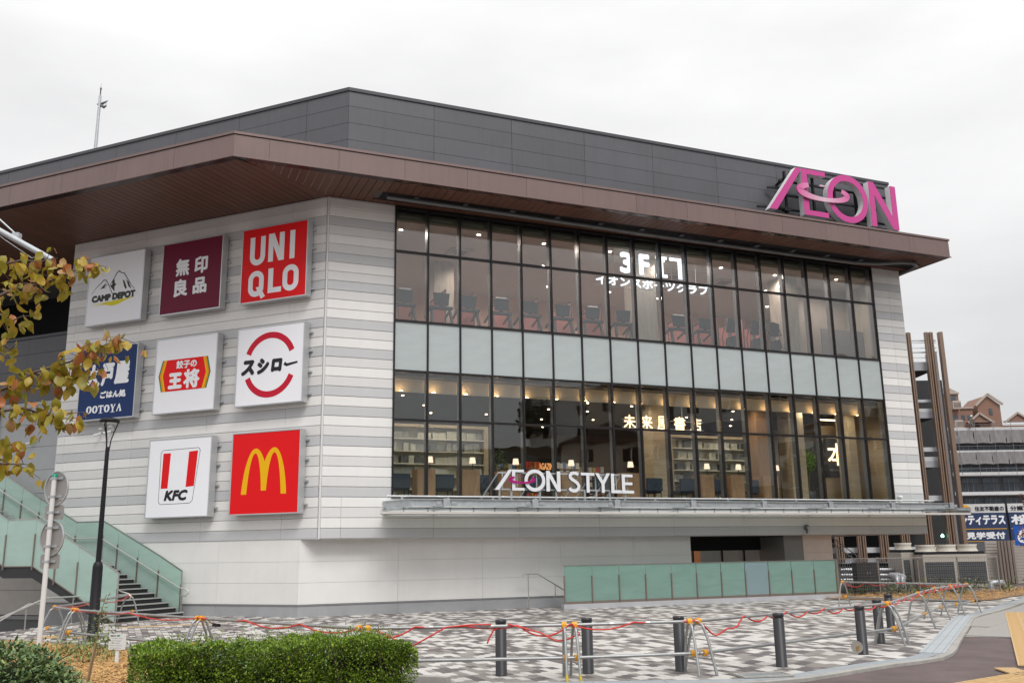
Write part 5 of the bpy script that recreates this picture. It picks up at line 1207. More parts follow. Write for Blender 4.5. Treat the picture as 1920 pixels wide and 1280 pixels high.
# ---------------------------------------------------------------- road sign pole seen from behind
D = 16.2; q0 = PY(70, 1240, D); t = thing('road_sign', 'white pole carrying two round and two small grey sign backs', 'road sign', loc=(q0.x, q0.y, 0))
def zof(px, py): return PY(px, py, D).z
MB().lathe([(.042, 0), (.040, zof(103, 890))], n=14).build('pole', mat('pole_white', (.72, .72, .72), .4, var=.04), t)
MB().lathe([(.044, zof(103, 898)), (.044, zof(103, 889)), (.03, zof(103, 888))], n=14).build('cap', mat('cap_green', (.0, .25, .16), .4, var=0), t)
M_SB = mat('sign_back', (.34, .33, .32), .5, metal=.3, var=.06)
for zc, yaw in ((zof(101, 915), .85), (zof(92, 1008), .85)):
    T = Matrix.Translation((q0.x, q0.y, zc)) @ Matrix.Rotation(R(-27), 4, 'Z')
    o = MB().prism(arc(0, 0, .30, .30, 0, 360, 40)[:-1], .06, .075).build('sign_disc', M_SB, t, T)
    MB().ribbon(arc(0, 0, .293, .293, 0, 360, 40)[:-1], .018, .045, .06, closed=True).build('rim', M_GAL, o, T)
    b = MB()
    for z in (-.14, .17): b.box(-.17, .035, z-.018, .17, .059, z+.018); b.tube([(0, 0, z-.02), (0, 0, z+.02)], .047, 14)
    b.box(.09, .052, -.20, .2, .059, -.16); b.build('bracket', M_GAL, o, T)
for zc in (zof(97, 960), zof(87, 1052)):
    T = Matrix.Translation((q0.x, q0.y, zc)) @ Matrix.Rotation(R(-20), 4, 'Z')
    o = MB().prism([(-.21, -.09), (-.18, -.12), (.18, -.12), (.21, -.09), (.21, .09), (.18, .12), (-.18, .12), (-.21, .09)], .06, .072).build('sign_plate', M_SB, t, T)
    b = MB(); b.box(-.14, .035, -.018, .14, .059, .018); b.tube([(0, 0, -.02), (0, 0, .02)], .047, 14); b.build('bracket', M_GAL, o, T)

# ---------------------------------------------------------------- utility pole with an arm reaching in at the upper left
D = 10.5; a0 = PY(-330, 250, D); a1 = PY(98, 487, D-.3)
t = thing('utility_pole', 'grey utility pole just outside the frame with a long sloping arm reaching in', 'utility pole', loc=(a0.x-.25, a0.y, 0))
MB().lathe([(.17, 0), (.14, 9)], n=20).build('pole', M_KERB, t)
MB().tube([a0, a1], .033, 12).build('arm', M_GAL, t, ID)
b = MB(); b.tube([PY(-200, 230, D), PY(33, 442, D)], .010, 8); b.tube([a0+(a1-a0)*.72, a0+(a1-a0)*.74], .045, 10); b.tube([a0+(a1-a0)*.70, a0+(a1-a0)*.80+Vector((0, 0, -.07)), a0+(a1-a0)*.92+Vector((0, 0, -.11)), a0+(a1-a0)*.95+Vector((0, 0, -.03))], .005, 6)
e = PY(33, 442, D); b.box(e.x-.05, e.y-.04, e.z-.05, e.x+.03, e.y+.04, e.z+.03); b.build('stay', M_GAL, t, ID)

# ---------------------------------------------------------------- planting in the foreground
M_MUL2 = mat('straw_mulch', (.52, .31, .12), .9, var=.35, scale=14); M_MULB = mat('mulch_bed', (.26, .15, .07), .95, var=.3, scale=10)
mpoly = [(-11.1, 21.1), (-10.1, 20.4), (-7.7, 18.85), (-4.6, 15.9), (-1.7, 13.75), (-1.4, 12.9), (-4.9, 10.6), (-8, 9.5), (-14, 14.5), (-13, 17.5)]
b = MB(); b.add([(x, y, .03) for x, y in mpoly], [tuple(range(len(mpoly)))]); o = b.build('mulch_bed', M_MULB); struct(o)
def strands(poly, n, m, z, label, near=None):
    b = MB(); xs = [p[0] for p in poly]; ys = [p[1] for p in poly]; k = 0
    while k < n:
        x, y = random.uniform(min(xs), max(xs)), random.uniform(min(ys), max(ys))
        if not inside(x, y, poly): continue
        if near and not near(x, y): continue
        k += 1; a = random.uniform(0, pi); L_ = random.uniform(.08, .30); zz = z+random.uniform(0, .05); w_ = random.uniform(.004, .010)
        d = Vector((cos(a)*L_, sin(a)*L_, random.uniform(-.03, .05))); s = Vector((-sin(a), cos(a), random.uniform(-.5, .5)))*w_; p = Vector((x, y, zz))
        b.add([p-s, p+s, p+d*.5+s+Vector((0, 0, .015)), p+d*.5-s+Vector((0, 0, .015)), p+d+s*.4, p+d-s*.4], [(0, 1, 2, 3), (3, 2, 4, 5)])
    o = b.build('straw_mulch', m); tag(o, label, 'mulch', kind='stuff')
strands(mpoly, 12000, M_MUL2, .035, 'loose orange straw mulch in the bed between the hedges', near=lambda x, y: -12 < x < -5 and abs(x) < y*.57)
def leafmesh(n, s, w=.5, bend=.15):
    pass
def leafpts(p, d, side, s, w):
    nrm = d.cross(side).normalized()
    return [p, p+d*s*.35+side*s*w*.5+nrm*s*.08, p+d*s*.75+side*s*w*.35+nrm*s*.05, p+d*s-nrm*s*.05, p+d*s*.75-side*s*w*.35+nrm*s*.05, p+d*s*.35-side*s*w*.5+nrm*s*.08, p+d*s*.5]
LF = [(0, 1, 6), (1, 2, 6), (2, 3, 6), (3, 4, 6), (4, 5, 6), (5, 0, 6)]
def hedge_leaves(b, n, pos, s0, s1, w=.6, mats=3):
    for _ in range(n):
        p, out = pos(); d = (out+Vector((random.gauss(0, .6), random.gauss(0, .6), random.gauss(.25, .6)))).normalized()
        side = d.cross(Vector((random.uniform(-1, 1), random.uniform(-1, 1), random.uniform(-1, 1)))).normalized(); s = random.uniform(s0, s1)
        b.mi = random.choices(range(mats), [6, 3, 1][:mats])[0]
        q = d.cross(side).normalized()*s*.12
        b.add([p, p+d*s*.5+side*s*w*.5+q, p+d*s, p+d*s*.5-side*s*w*.5+q], [(0, 1, 2, 3)])
M_H1 = mat('hedge_leaf_green', (.12, .21, .018), .38, var=.45, scale=7); M_H2 = mat('hedge_leaf_lime', (.27, .37, .03), .4, var=.3, scale=7); M_H3 = mat('hedge_leaf_dark', (.06, .10, .018), .4, var=.3, scale=7)
M_TWIG = mat('twig_brown', (.08, .05, .03), .8)
def lump(x, y, z): return .045*sin(3.1*x+1.3*y)+.035*sin(7*x-4*y+3*z)+.025*sin(13*x+9*z)+.02*sin(19*x-11*y)
he = thing('hedge', 'long clipped box hedge with bright small leaves in the foreground', 'hedge', fr(Vector((-4.75, 10.15, 0))+Vector((3.25, 1.8, 0)).normalized()*.78, Vector((3.25, 1.8, 0)).normalized(), Vector((-1.8, 3.25, 0)).normalized()))
HL, HW, HH = 3.16, .95, .76
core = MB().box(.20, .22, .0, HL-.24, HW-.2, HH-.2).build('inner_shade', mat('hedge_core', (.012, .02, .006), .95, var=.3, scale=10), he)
def hpos():
    r = random.random()
    dep = abs(random.gauss(0, .035))
    if r < .40: x, y = random.uniform(0, HL), random.uniform(0, HW); p = Vector((x, y, HH-dep+lump(x, y, 1)*.8+.02*sin(x*1.7))); o = Vector((0, 0, 1))
    elif r < .74: x, z = random.uniform(0, HL), random.uniform(.0, HH); p = Vector((x, dep+lump(x, z, 2), z)); o = Vector((0, -1, 0))
    elif r < .82: x, z = random.uniform(0, HL), random.uniform(.3, HH); p = Vector((x, HW-dep, z)); o = Vector((0, 1, 0))
    elif r < .96: y, z = random.uniform(0, HW), random.uniform(.0, HH); p = Vector((HL-dep+lump(y, z, 5), y, z)); o = Vector((1, 0, 0))
    else: y, z = random.uniform(0, HW), random.uniform(.0, HH); p = Vector((dep, y, z)); o = Vector((-1, 0, 0))
    if p.x > HL-.12 and p.z > HH-.12: p -= Vector((.04, 0, .05))
    return p, o
def hpos2():
    while True:
        p, o = hpos(); hol = sin(4.3*p.x+1.7*p.z*3)+sin(7.9*p.x-5*p.y+6.1*p.z)+sin(13*p.z+3*p.x+2*p.y)
        if hol < .85 or random.random() < .3: return p, o
b = MB(); hedge_leaves(b, 54000, hpos2, .015, .042, .62)
def hpos3():
    p, o = hpos(); return p-o*random.uniform(.05, .2), o
hedge_leaves(b, 14000, hpos3, .02, .04, .62)
for _ in range(420):   # new shoots standing above the clipped top
    x, y = random.uniform(.1, HL-.1), random.uniform(.05, HW-.05); h = random.uniform(.04, .17)*random.choice((.6, 1, 1.2))
    for k in range(8): hedge_leaves(b, 1, lambda: (Vector((x+random.gauss(0, .012), y+random.gauss(0, .012), HH+h*k/8)), Vector((random.gauss(0, .6), random.gauss(0, .6), .8))), .02, .035, .5)
M_H4 = mat('hedge_leaf_dead', (.20, .10, .04), .7, var=.3)
for _ in range(260): b.mi = 0; hedge_leaves(b, 1, hpos, .02, .035, .5, 1); b.m[-1] = 3
o = b.build('foliage', [M_H1, M_H2, M_H3, M_H4], he); o['kind'] = 'stuff'
b = MB()
for _ in range(150):
    x, y = random.uniform(.1, HL-.1), random.uniform(.1, HW-.1); b.tube([(x, y, 0), (x+random.uniform(-.1, .1), y+random.uniform(-.1, .1), .35), (x+random.uniform(-.25, .25), y+random.uniform(-.3, .3), HH)], [.012, .008, .003], 5)
b.build('stems', M_TWIG, he)
# trailing vine leaves over the hedge top and the loose shrub on the left
M_V1 = mat('vine_leaf', (.11, .18, .055), .42, var=.3, scale=6); M_V2 = mat('vine_leaf_pale', (.21, .28, .09), .42, var=.3, scale=6); M_V3 = mat('vine_leaf_dark', (.055, .10, .035), .42, var=.3)
def fulleaves(b, n, pos, s0, s1, w=.55):
    for _ in range(n):
        p, out = pos(); d = (out*.5+Vector((random.gauss(0, .6), random.gauss(0, .6), random.gauss(-.1, .4)))).normalized()
        side = d.cross(Vector((0, 0, 1))+Vector((random.gauss(0, .35), random.gauss(0, .35), 0))).normalized(); s = random.uniform(s0, s1); b.mi = random.choices((0, 1, 2), (5, 3, 2))[0]
        b.add(leafpts(p, d, side, s, w), LF)
vi = MB()
spots = [(random.gauss(.75, .4), random.uniform(-.02, .5), HH+.02) for _ in range(26)]+[(random.gauss(1.0, .25), -.03, random.uniform(.5, HH)) for _ in range(10)]+[(2.05, -.03, random.uniform(.3, .7)) for _ in range(4)]
for sx_, sy_, sz_ in spots: fulleaves(vi, 9, lambda: (Vector((sx_+random.gauss(0, .06), sy_+random.gauss(0, .05), sz_+random.gauss(0, .03))), Vector((0, -.6, .4))), .035, .06)
o = vi.build('climbing_vine', [M_V1, M_V2, M_V3], None, WM[he.name]); tag(o, 'dull green vine creeping over the left end of the long hedge', 'vine')
sh = thing('shrub', 'loose rounded shrub with dark pointed leaves at the lower left corner', 'shrub', loc=(-6.15, 11.35, 0))
def spos():
    while True:
        v = Vector((random.gauss(0, 1), random.gauss(0, 1), abs(random.gauss(0, 1)))).normalized(); k = random.uniform(.75, 1.0)+.08*sin(5*v.x+3*v.y)
        z_ = (v.z**.7)*.82*k
        return Vector((v.x*1.25*k, v.y*.85*k, z_)), v
b = MB(); fulleaves(b, 9000, spos, .045, .085, .5); o = b.build('foliage', [M_V1, M_V2, M_V3], sh); o['kind'] = 'stuff'
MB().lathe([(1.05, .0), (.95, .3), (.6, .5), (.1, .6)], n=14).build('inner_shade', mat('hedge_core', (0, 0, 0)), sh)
b = MB()
for k in range(14): a = k*.45; b.tube([(0, 0, 0), (.4*cos(a), .3*sin(a), .4), (1.0*cos(a), .7*sin(a), .75)], [.02, .012, .004], 5)
b.build('stems', M_TWIG, sh)
# weeds in the mulch
for k, (px, py, l) in enumerate(((150, 1250, 'weedy tuft in the mulch left of the sapling'), (186, 1240, 'weedy tuft in the mulch right of the sapling'), (175, 1222, 'small weed behind the sapling stake'), (128, 1232, 'weed at the edge of the shrub'))):
    p = G(px, py); t = thing('weed', l, 'plant', loc=(p.x, p.y, .03), group='weeds in the mulch')
    b = MB(); fulleaves(b, 230, lambda: (Vector((random.gauss(0, .26), random.gauss(0, .22), abs(random.gauss(0, .16)))), Vector((0, 0, 1))), .035, .075); b.build('leaves', [M_V2, M_H1, M_V1], t)
    b = MB(); [b.tube([(0, 0, 0), (random.uniform(-.15, .15), random.uniform(-.1, .1), .25)], .004, 5) for _ in range(6)]; b.build('stem', M_TWIG, t)
# sapling with stake
D = 13.7; s0 = PY(163, 1282, D); t = thing('sapling', 'thin young sapling tied to a wooden stake in the mulch', 'sapling', loc=(s0.x, s0.y, 0))
pts = [PY(x, y, D) for x, y in ((163, 1284), (172, 1240), (180, 1205), (184, 1175), (188, 1150), (193, 1132), (199, 1113))]
MB().tube(pts[:3]+[], .024, 8).build('stake', mat('stake_wood', (.38, .25, .14), .8, var=.2), t, ID)
MB().tube([p+Vector((.02, -.03, 0)) for p in pts], [.014, .013, .011, .009, .007, .005, .003], 6).build('stem', mat('sapling_bark', (.20, .14, .08), .8), t, ID)
b = MB()
for (x, y, n_) in ((198, 1118, 10), (190, 1150, 26), (182, 1163, 14), (202, 1165, 14), (186, 1190, 20), (176, 1170, 12), (200, 1190, 16), (205, 1220, 8)):
    c = PY(x, y, D); fulleaves(b, n_, lambda: (c+Vector((random.gauss(0, .05), random.gauss(0, .05), random.gauss(0, .06))), Vector((0, 0, -.3))), .04, .075, .4)
b.build('leaves', [M_V1, M_V2, M_V2], t, ID)
# small information board
D = 16.3; s0 = PY(217, 1250, D); t = thing('notice_board', 'small white notice board on a white post in the mulch', 'notice', loc=(s0.x, s0.y, 0), rz=-.2)
zt, zb = PY(219, 1187, D).z, PY(219, 1217, D).z; hw = .155
MB().box(-.028, 0, 0, .028, .03, zt-.03).build('post', M_WHT, t)
f = MB().box(-hw, -.015, zb, hw, 0, zt).build('board', mat('board_white', (.70, .72, .73), .4, var=0), t)
b = MB(); text(b, 'お知らせ', -.13, zt-.045, -.02, zt-.02, -.0165, .002)
for k in range(5): text(b, 'ここは工事中のため通行できません'[k:k+11-(k % 3)], -.13, zt-.085-k*.038, .10-.02*(k % 3), zt-.068-k*.038, -.0165)
b.build('lettering', mat('notice_ink', (.15, .17, .18), var=0), f)
b = MB(); b.box(-.01, -.017, zt-.045, .05, -.0152, zt-.02); b.build('green_mark', mat('notice_green', (.02, .30, .12), var=0), f)

# ---------------------------------------------------------------- autumn dogwood branches at the upper left
dw = thing('dogwood_tree', 'dogwood whose yellow and orange autumn leaves reach in from the left edge', 'tree', loc=(-6.6, 7.4, 0))
M_BARK = mat('dogwood_bark', (.13, .09, .075), .85, var=.25, scale=12)
MB().tube([(-6.6, 7.4, 0), (-6.55, 7.4, 1.5), (-6.5, 7.45, 3.2), (-6.45, 7.5, 5.5)], [.11, .09, .07, .03], 10).build('trunk', M_BARK, dw, ID)
br = [([(-150, 600), (-60, 572), (0, 554), (30, 540), (61, 535), (98, 526), (130, 512), (150, 502), (171, 498), (183, 502)], 7.0, 62),
      ([(-150, 790), (-60, 755), (0, 731), (33, 720), (66, 697), (96, 688), (131, 678), (168, 660), (197, 646), (230, 633)], 6.8, 88),
      ([(66, 697), (109, 720), (153, 714), (190, 706)], 6.85, 20),
      ([(-130, 800), (-60, 780), (0, 771), (44, 764), (77, 776), (109, 782), (140, 773)], 6.6, 42),
      ([(-100, 860), (-40, 840), (0, 829), (22, 834), (34, 832)], 6.6, 12),
      ([(-120, 880), (-40, 874), (0, 869), (33, 870), (52, 870)], 6.5, 12),
      ([(-100, 620), (-30, 600), (0, 589), (20, 603), (41, 593), (67, 591)], 7.2, 18),
      ([(-100, 520), (-40, 510), (0, 497), (40, 488), (75, 490), (108, 484)], 7.3, 36),
      ([(-60, 660), (0, 640), (20, 655), (30, 645)], 7.2, 10)]
lm = []
M_LE = []
for n_, c1, c2 in (('leaf_olive', (.27, .28, .025), (.42, .27, .035)), ('leaf_yellow', (.45, .38, .035), (.48, .24, .04)), ('leaf_orange', (.46, .21, .05), (.50, .13, .08)), ('leaf_pink', (.52, .27, .15), (.38, .30, .05))):
    m = mat(n_, c1, .42, var=.1); t_ = m.node_tree; bs_ = t_.nodes['Principled BSDF']
    g = t_.nodes.new('ShaderNodeTexCoord'); n2 = t_.nodes.new('ShaderNodeTexNoise'); n2.inputs['Scale'].default_value = 16; n2.inputs['Detail'].default_value = 3; r = t_.nodes.new('ShaderNodeValToRGB')
    oi = t_.nodes.new('ShaderNodeObjectInfo'); va = t_.nodes.new('ShaderNodeVectorMath'); va.operation = 'ADD'; t_.links.new(g.outputs['Object'], va.inputs[0]); t_.links.new(oi.outputs['Random'], va.inputs[1]); t_.links.new(va.outputs[0], n2.inputs[0])
    r.color_ramp.elements[0].position = .42; r.color_ramp.elements[1].position = .64; r.color_ramp.elements[0].color = (*c1, 1); r.color_ramp.elements[1].color = (*c2, 1)
    t_.links.new(n2.outputs[0], r.inputs[0]); t_.links.new(r.outputs[0], bs_.inputs['Base Color'])
    tl = t_.nodes.new('ShaderNodeBsdfTranslucent'); t_.links.new(r.outputs[0], tl.inputs[0]); mx = t_.nodes.new('ShaderNodeMixShader'); mx.inputs[0].default_value = .35
    o_ = [x for x in t_.nodes if x.type == 'OUTPUT_MATERIAL'][0]; t_.links.new(bs_.outputs[0], mx.inputs[1]); t_.links.new(tl.outputs[0], mx.inputs[2]); t_.links.new(mx.outputs[0], o_.inputs[0]); M_LE.append(m)
def dogleaf(curl, fold, m):
    b = MB(); rows = 6; vs = []
    for i in range(rows+1):
        t_ = i/rows; w_ = .5*sin(pi*min(1, t_**.8*1.0))*(1 if t_ < .9 else .6)*.62; a = curl*t_*t_
        x0, z0 = sin(a)*t_*.9, -cos(a)*t_
        vs += [(x0+fold*w_, -w_, z0), (x0, 0, z0), (x0+fold*w_, w_, z0)]
    fs = [(3*i+j, 3*i+j+1, 3*i+j+4, 3*i+j+3) for i in range(rows) for j in range(2)]
    b.add(vs, fs, True); return b.mesh('leaf', m)
for m in M_LE:
    for cu, fo in ((.3, .3), (.9, .55), (-.4, .2)): lm.append(dogleaf(cu, fo, m))
wts = [7, 6, 5, 6, 5, 4, 2, 1, 1, 1, 1, 1]
for pts, D, n_ in br:
    P3 = [PY(x, y, D) for x, y in pts]; k = len(P3)
    MB().tube(P3, [max(.0025, .014*(1-i/(k-1))+.002) for i in range(k)], 6).build('branch', M_BARK, dw, ID)
    ln = [0]
    for i in range(1, k): ln.append(ln[-1]+(P3[i]-P3[i-1]).length)
    vis0 = next(i for i, q in enumerate(pts) if q[0] >= -30); l0 = ln[vis0]
    for q in range(n_):
        s = l0+(ln[-1]-l0)*((q+random.uniform(0, .9))/n_)**.9; i = max(1, next((j for j in range(k) if ln[j] >= s), k-1)); t_ = (s-ln[i-1])/max(1e-6, ln[i]-ln[i-1])
        p = P3[i-1].lerp(P3[i], min(1, t_))+Vector((random.gauss(0, .035), random.gauss(0, .06), random.gauss(.0, .045)))
        sc_ = random.uniform(.088, .128)
        M_ = Matrix.Translation(p) @ Matrix.Rotation(random.uniform(0, 2*pi), 4, 'Z') @ Matrix.Rotation(random.gauss(0, .55), 4, 'Y') @ Matrix.Rotation(random.gauss(0, .3), 4, 'X') @ Matrix.Scale(sc_, 4)
        link('leaf', random.choices(lm, wts)[0], dw, M_)
# twigs and the smaller leaves between the big ones, too many to keep apart
lv = MB(); tg = MB()
for pts, D, n_ in br:
    P3 = [PY(x, y, D) for x, y in pts if x > -60]
    for q in range(int(n_*.4)):
        i = random.randrange(len(P3)-1); p = P3[i].lerp(P3[i+1], random.random()); e = p+Vector((random.gauss(0, .07), random.gauss(0, .08), random.gauss(-.02, .06)))
        tg.tube([p, p.lerp(e, .5)+Vector((0, 0, .01)), e], [.003, .0022, .0015], 5)
        for k in range(2):
            d = Vector((random.gauss(0, .5), random.gauss(0, .5), -1)).normalized(); sd_ = d.cross(Vector((random.uniform(-1, 1), random.uniform(-1, 1), 0))).normalized(); lv.mi = random.choices((0, 1, 2), (6, 4, 2))[0]
            lv.add(leafpts(e+Vector((random.gauss(0, .02), random.gauss(0, .02), 0)), d, sd_, random.uniform(.05, .085), .55), LF)
o = tg.build('twigs', M_BARK, dw, ID); o['kind'] = 'stuff'; o = lv.build('small_leaves', M_LE[:3], dw, ID); o['kind'] = 'stuff'
MB().tube([(-6.5, 7.45, 3.0), PY(-150, 600, 7.0)], .016, 6).build('branch', M_BARK, dw, ID); MB().tube([(-6.55, 7.4, 2.0), PY(-150, 790, 6.8)], .02, 6).build('branch', M_BARK, dw, ID)

# ---------------------------------------------------------------- far right: car park, plant, fences
D = 55
X = lambda px, py=1030, d=D: PY(px, py, d).x
Zp = lambda py, px=1740, d=D: PY(px, py, d).z
cp = thing('multi_storey_car_park', 'open-sided car park with brown vertical louvres beyond the right end', 'building', loc=(0, D, 0))
M_LOU = mat('louvre_brown', (.24, .165, .12), .5, metal=.1, var=.05); M_SLB = mat('slab_grey', (.40, .41, .44), .6, var=.05); M_PB = mat('parapet_pale', (.58, .60, .62), .5, var=.03)
zt_, zb_ = Zp(623), Zp(1052)
lou = MB()
for k in range(4): lou.box(-.25+k*.14, -.12+(.05 if k % 2 else 0), 0, -.25+k*.14+.075, .1, 1)
for px in (1533, 1575, 1617, 1659, 1700, 1744, 1788):
    x = X(px); top = zt_ if px > 1730 else zt_-.05
    if px < 1740: top = zt_
    b = MB(); 
    for k in range(4): b.box(x-.25+k*.14, -.12+(.06 if k % 2 else 0), zb_, x-.25+k*.14+.075, .12, top)
    b.build('louvre_group', M_LOU, cp)
MB().box(X(1812)-.14, -.12, zb_+.4, X(1812)+.08, .2, zt_).build('louvre_group', M_LOU, cp)
xe = X(1806); MB().box(xe-.55, .3, 0, xe-.05, .8, Zp(660)).build('corner_column', M_SLB, cp)
xl = X(1500)
for (ya, yb, m, t0) in ((676, 692, M_SLB, 0), (747, 752, M_PB, 0), (764, 770, M_PB, 0), (770, 782, M_SLB, .0), (837, 845, M_PB, 0), (855, 863, M_PB, 0), (863, 875, M_SLB, 0), (928, 938, M_PB, 0), (948, 960, M_SLB, 0), (1024, 1034, M_PB, 0), (1044, 1054, M_SLB, 0)):
    MB().box(xl, .35, Zp(yb), xe-.6, .6, Zp(ya)).build('slab_edge' if m is M_SLB else 'parapet_rail', m, cp)
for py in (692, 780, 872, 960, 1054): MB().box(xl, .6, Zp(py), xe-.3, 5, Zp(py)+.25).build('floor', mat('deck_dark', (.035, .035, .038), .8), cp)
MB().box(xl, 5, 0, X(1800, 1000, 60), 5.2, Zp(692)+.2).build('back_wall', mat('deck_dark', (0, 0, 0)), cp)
for py in (636, 658): MB().box(X(1715), .35, Zp(py)-.04, xe, .42, Zp(py)+.04).build('roof_rail', M_PB, cp)
for py in (640, 650, 668): MB().box(X(1715), .36, Zp(py)-.015, xe, .39, Zp(py)+.015).build('roof_wire', M_GAL, cp)
for px in (1752, 1800): MB().box(X(px)-.08, .4, Zp(692), X(px)+.08, .5, zt_-.3).build('roof_post', M_PB, cp)
for zz in (Zp(710), Zp(800), Zp(890), Zp(985)):
    for px in (1590, 1640, 1690, 1760): MB().box(X(px)-.3, 7, zz-.1, X(px)+.9, 7.2, zz+.02).build('hanging_pipe', M_SLB, cp)
MB().lathe([(.08, 0), (.1, .1), (.02, .2)], c=(X(1773), .2, Zp(1007)), n=8).build('exit_light', mat('exit_lamp', (.2, .9, .6), emit=3, ecol=(.5, 1, .8), var=0), cp)
# chillers
D2 = 42
def chl(px0, px1, yt, lab, fans, D=D2):
    x0, x1 = X(px0, 1070, D), X(px1, 1070, D); zt = PY(px0, yt, D).z; t = thing('chiller_unit', lab, 'chiller', loc=(x0, D, 0), group='rooftop style chillers behind the mesh fence'); w = x1-x0
    m = mat('chiller_beige', (.47, .43, .38), .5, var=.05); MB().box(0, 0, 0, w, 1.6, zt-.12).build('casing', m, t); MB().box(.06, .06, zt-.12, w-.06, 1.5, zt).build('dark_gap', M_DARK, t)
    nf = len(fans)
    for k in range(nf):
        c = (w*(k+.5)/nf, .75, zt); r = w/nf*.5
        MB().lathe([(r*.98, 0), (r*.86, .1), (r*.84, .2), (r*.93, .30), (r*.80, .30)], c=c, n=24).build('fan_cowl', mat('cowl_cream', (.58, .54, .47), .5), t)
    n = max(2, int(w/1.0))
    for k in range(n):
        a, c = w*k/n+.07, w*(k+1)/n-.07; g = MB().box(a, -.02, .15, c, .02, zt-.45).build('grille', mat('grille_dark', (.05, .052, .055), .6, var=.1), t)
        q = MB(); [q.box(a, -.03, z, c, -.021, z+.015) for z in np.arange(.2, zt-.5, .09)]; q.build('slats', M_FIN, g)
chl(1733, 1853, 1034, 'large beige chiller with three fan cowls behind the fence', [1, 2, 3]); chl(1693, 1728, 1030, 'narrower beige chiller left of the large one', [1], D=43)
t = thing('electrical_cabinet', 'dark grey two-door electrical cabinet in front of the car park', 'cabinet', loc=(X(1606, 1070, 38), 38, 0)); w = X(1650, 1070, 38)-X(1606, 1070, 38); zt = PY(1620, 1054, 38).z
m_ = mat('cabinet_grey', (.105, .105, .105), .5, var=.05); MB().box(0, 0, .05, w, .5, zt).build('body', m_, t)
for k in range(2): d_ = MB().box(w*k/2+.01, -.02, .1, w*(k+1)/2-.01, 0, zt-.03).build('door', m_, t); MB().box(w/2-.07+.1*k, -.05, zt*.62, w/2-.03+.1*k, -.021, zt*.70).build('handle', M_STEEL, d_)
for k, (px, r) in enumerate(((1680, .16), (1690, .16))):
    c = PY(px, 1085, 40); o = MB().tube([(c.x, 40, 0), (c.x, 40, .35), (c.x+.1, 40.1, .5), (c.x+.1, 40.7, .55)], r, 12).build('insulated_pipe', mat('foil', (.42, .43, .45), .45, metal=.6, var=.15)); tag(o, 'bulging silver insulated pipe bend, '+('left' if k == 0 else 'right')+' one', 'pipe')
for k, py in enumerate((1068, 1078, 1087)):
    c0, c1 = PY(1576, py, 44), PY(1700, py, 44); o = MB().tube([(c0.x, 44, c0.z), (c1.x, 44, c1.z)], .10, 10).build('silver_duct', mat('foil', (.42, .43, .45), .45, metal=.6, var=.15)); tag(o, ('upper', 'middle', 'lower')[k]+' silver duct running low behind the cabinet', 'duct')
c0, c1 = PY(1858, 1092, 38), PY(1884, 1092, 38); o = MB().tube([(c0.x, 38, .05), (c0.x, 38, c0.z), (c1.x-.1, 38, c1.z), (c1.x, 38.1, .1)], .13, 12).build('silver_duct', mat('foil', (.42, .43, .45), .45, metal=.6, var=.15)); tag(o, 'silver duct hoop at the right end of the mesh fence', 'duct')
# mesh fence
fx0, fx1 = X(1575, 1090, 36), X(1875, 1090, 36); zt = PY(1700, 1045, 36).z; t = thing('mesh_fence', 'thin grey wire mesh fence along the planted bed', 'fence', loc=(0, 36, 0))
b = MB()
for x in np.arange(fx0, fx1, .085): b.bar((x, 0, .05), (x, 0, zt), .006)
for z in np.arange(.1, zt, .12): b.bar((fx0, 0, z), (fx1, 0, z), .008)
o = b.build('mesh', M_FIN, t); o['kind'] = 'stuff'
for x in np.linspace(fx0, fx1, 5): MB().tube([(x, .04, 0), (x, .04, zt+.04)], .028, 8).build('post', mat('fence_post', (.30, .27, .24), .5), t)
MB().bar((fx0, .0, zt), (fx1, 0, zt), .035).build('top_rail', MATS['fence_post'], t)
# galvanised steps under the overhang
t = thing('steel_steps', 'small galvanised steps with railings behind the end of the glass screen', 'steps', loc=(X(1578, 1090, 39), 39, 0))
for k in range(7): MB().box(-.6+k*.25, 0, 1.3-k*.19, -.33+k*.25, .9, 1.34-k*.19).build('step', M_GAL, t)
b = MB()
for y in (0, .9):
    b.tube([(-.8, y, 2.3), (-.4, y, 2.3), (1.2, y, 1.05), (1.2, y, 0)], .022, 6)
    for k in range(9): b.tube([(-.5+k*.2, y, 1.1-k*.14), (-.5+k*.2, y, 2.25-k*.14)], .012, 6)
b.build('railing', M_GAL, t)
# corrugated fence
t = thing('corrugated_fence', 'beige ribbed metal fence right of the chillers', 'fence', loc=(0, 45, 0)); x0, x1 = X(1852, 1060, 45), X(1990, 1060, 45); zt = PY(1870, 1017, 45).z
b = MB(); z = 0
while z < zt: b.box(x0, 0, z, x1, .06, z+.09); b.box(x0, .02, z+.09, x1, .06, z+.14); z += .14
b.build('ribbed_sheet', mat('fence_beige', (.40, .36, .33), .5, var=.05), t)
for px in (1878, 1884, 1890, 1896, 1903): x = X(px, 1060, 44.5); MB().box(x-.05, -.5, 0, x+.05, -.4, zt+.1).build('post', mat('fence_brown', (.2, .16, .14), .5), t)
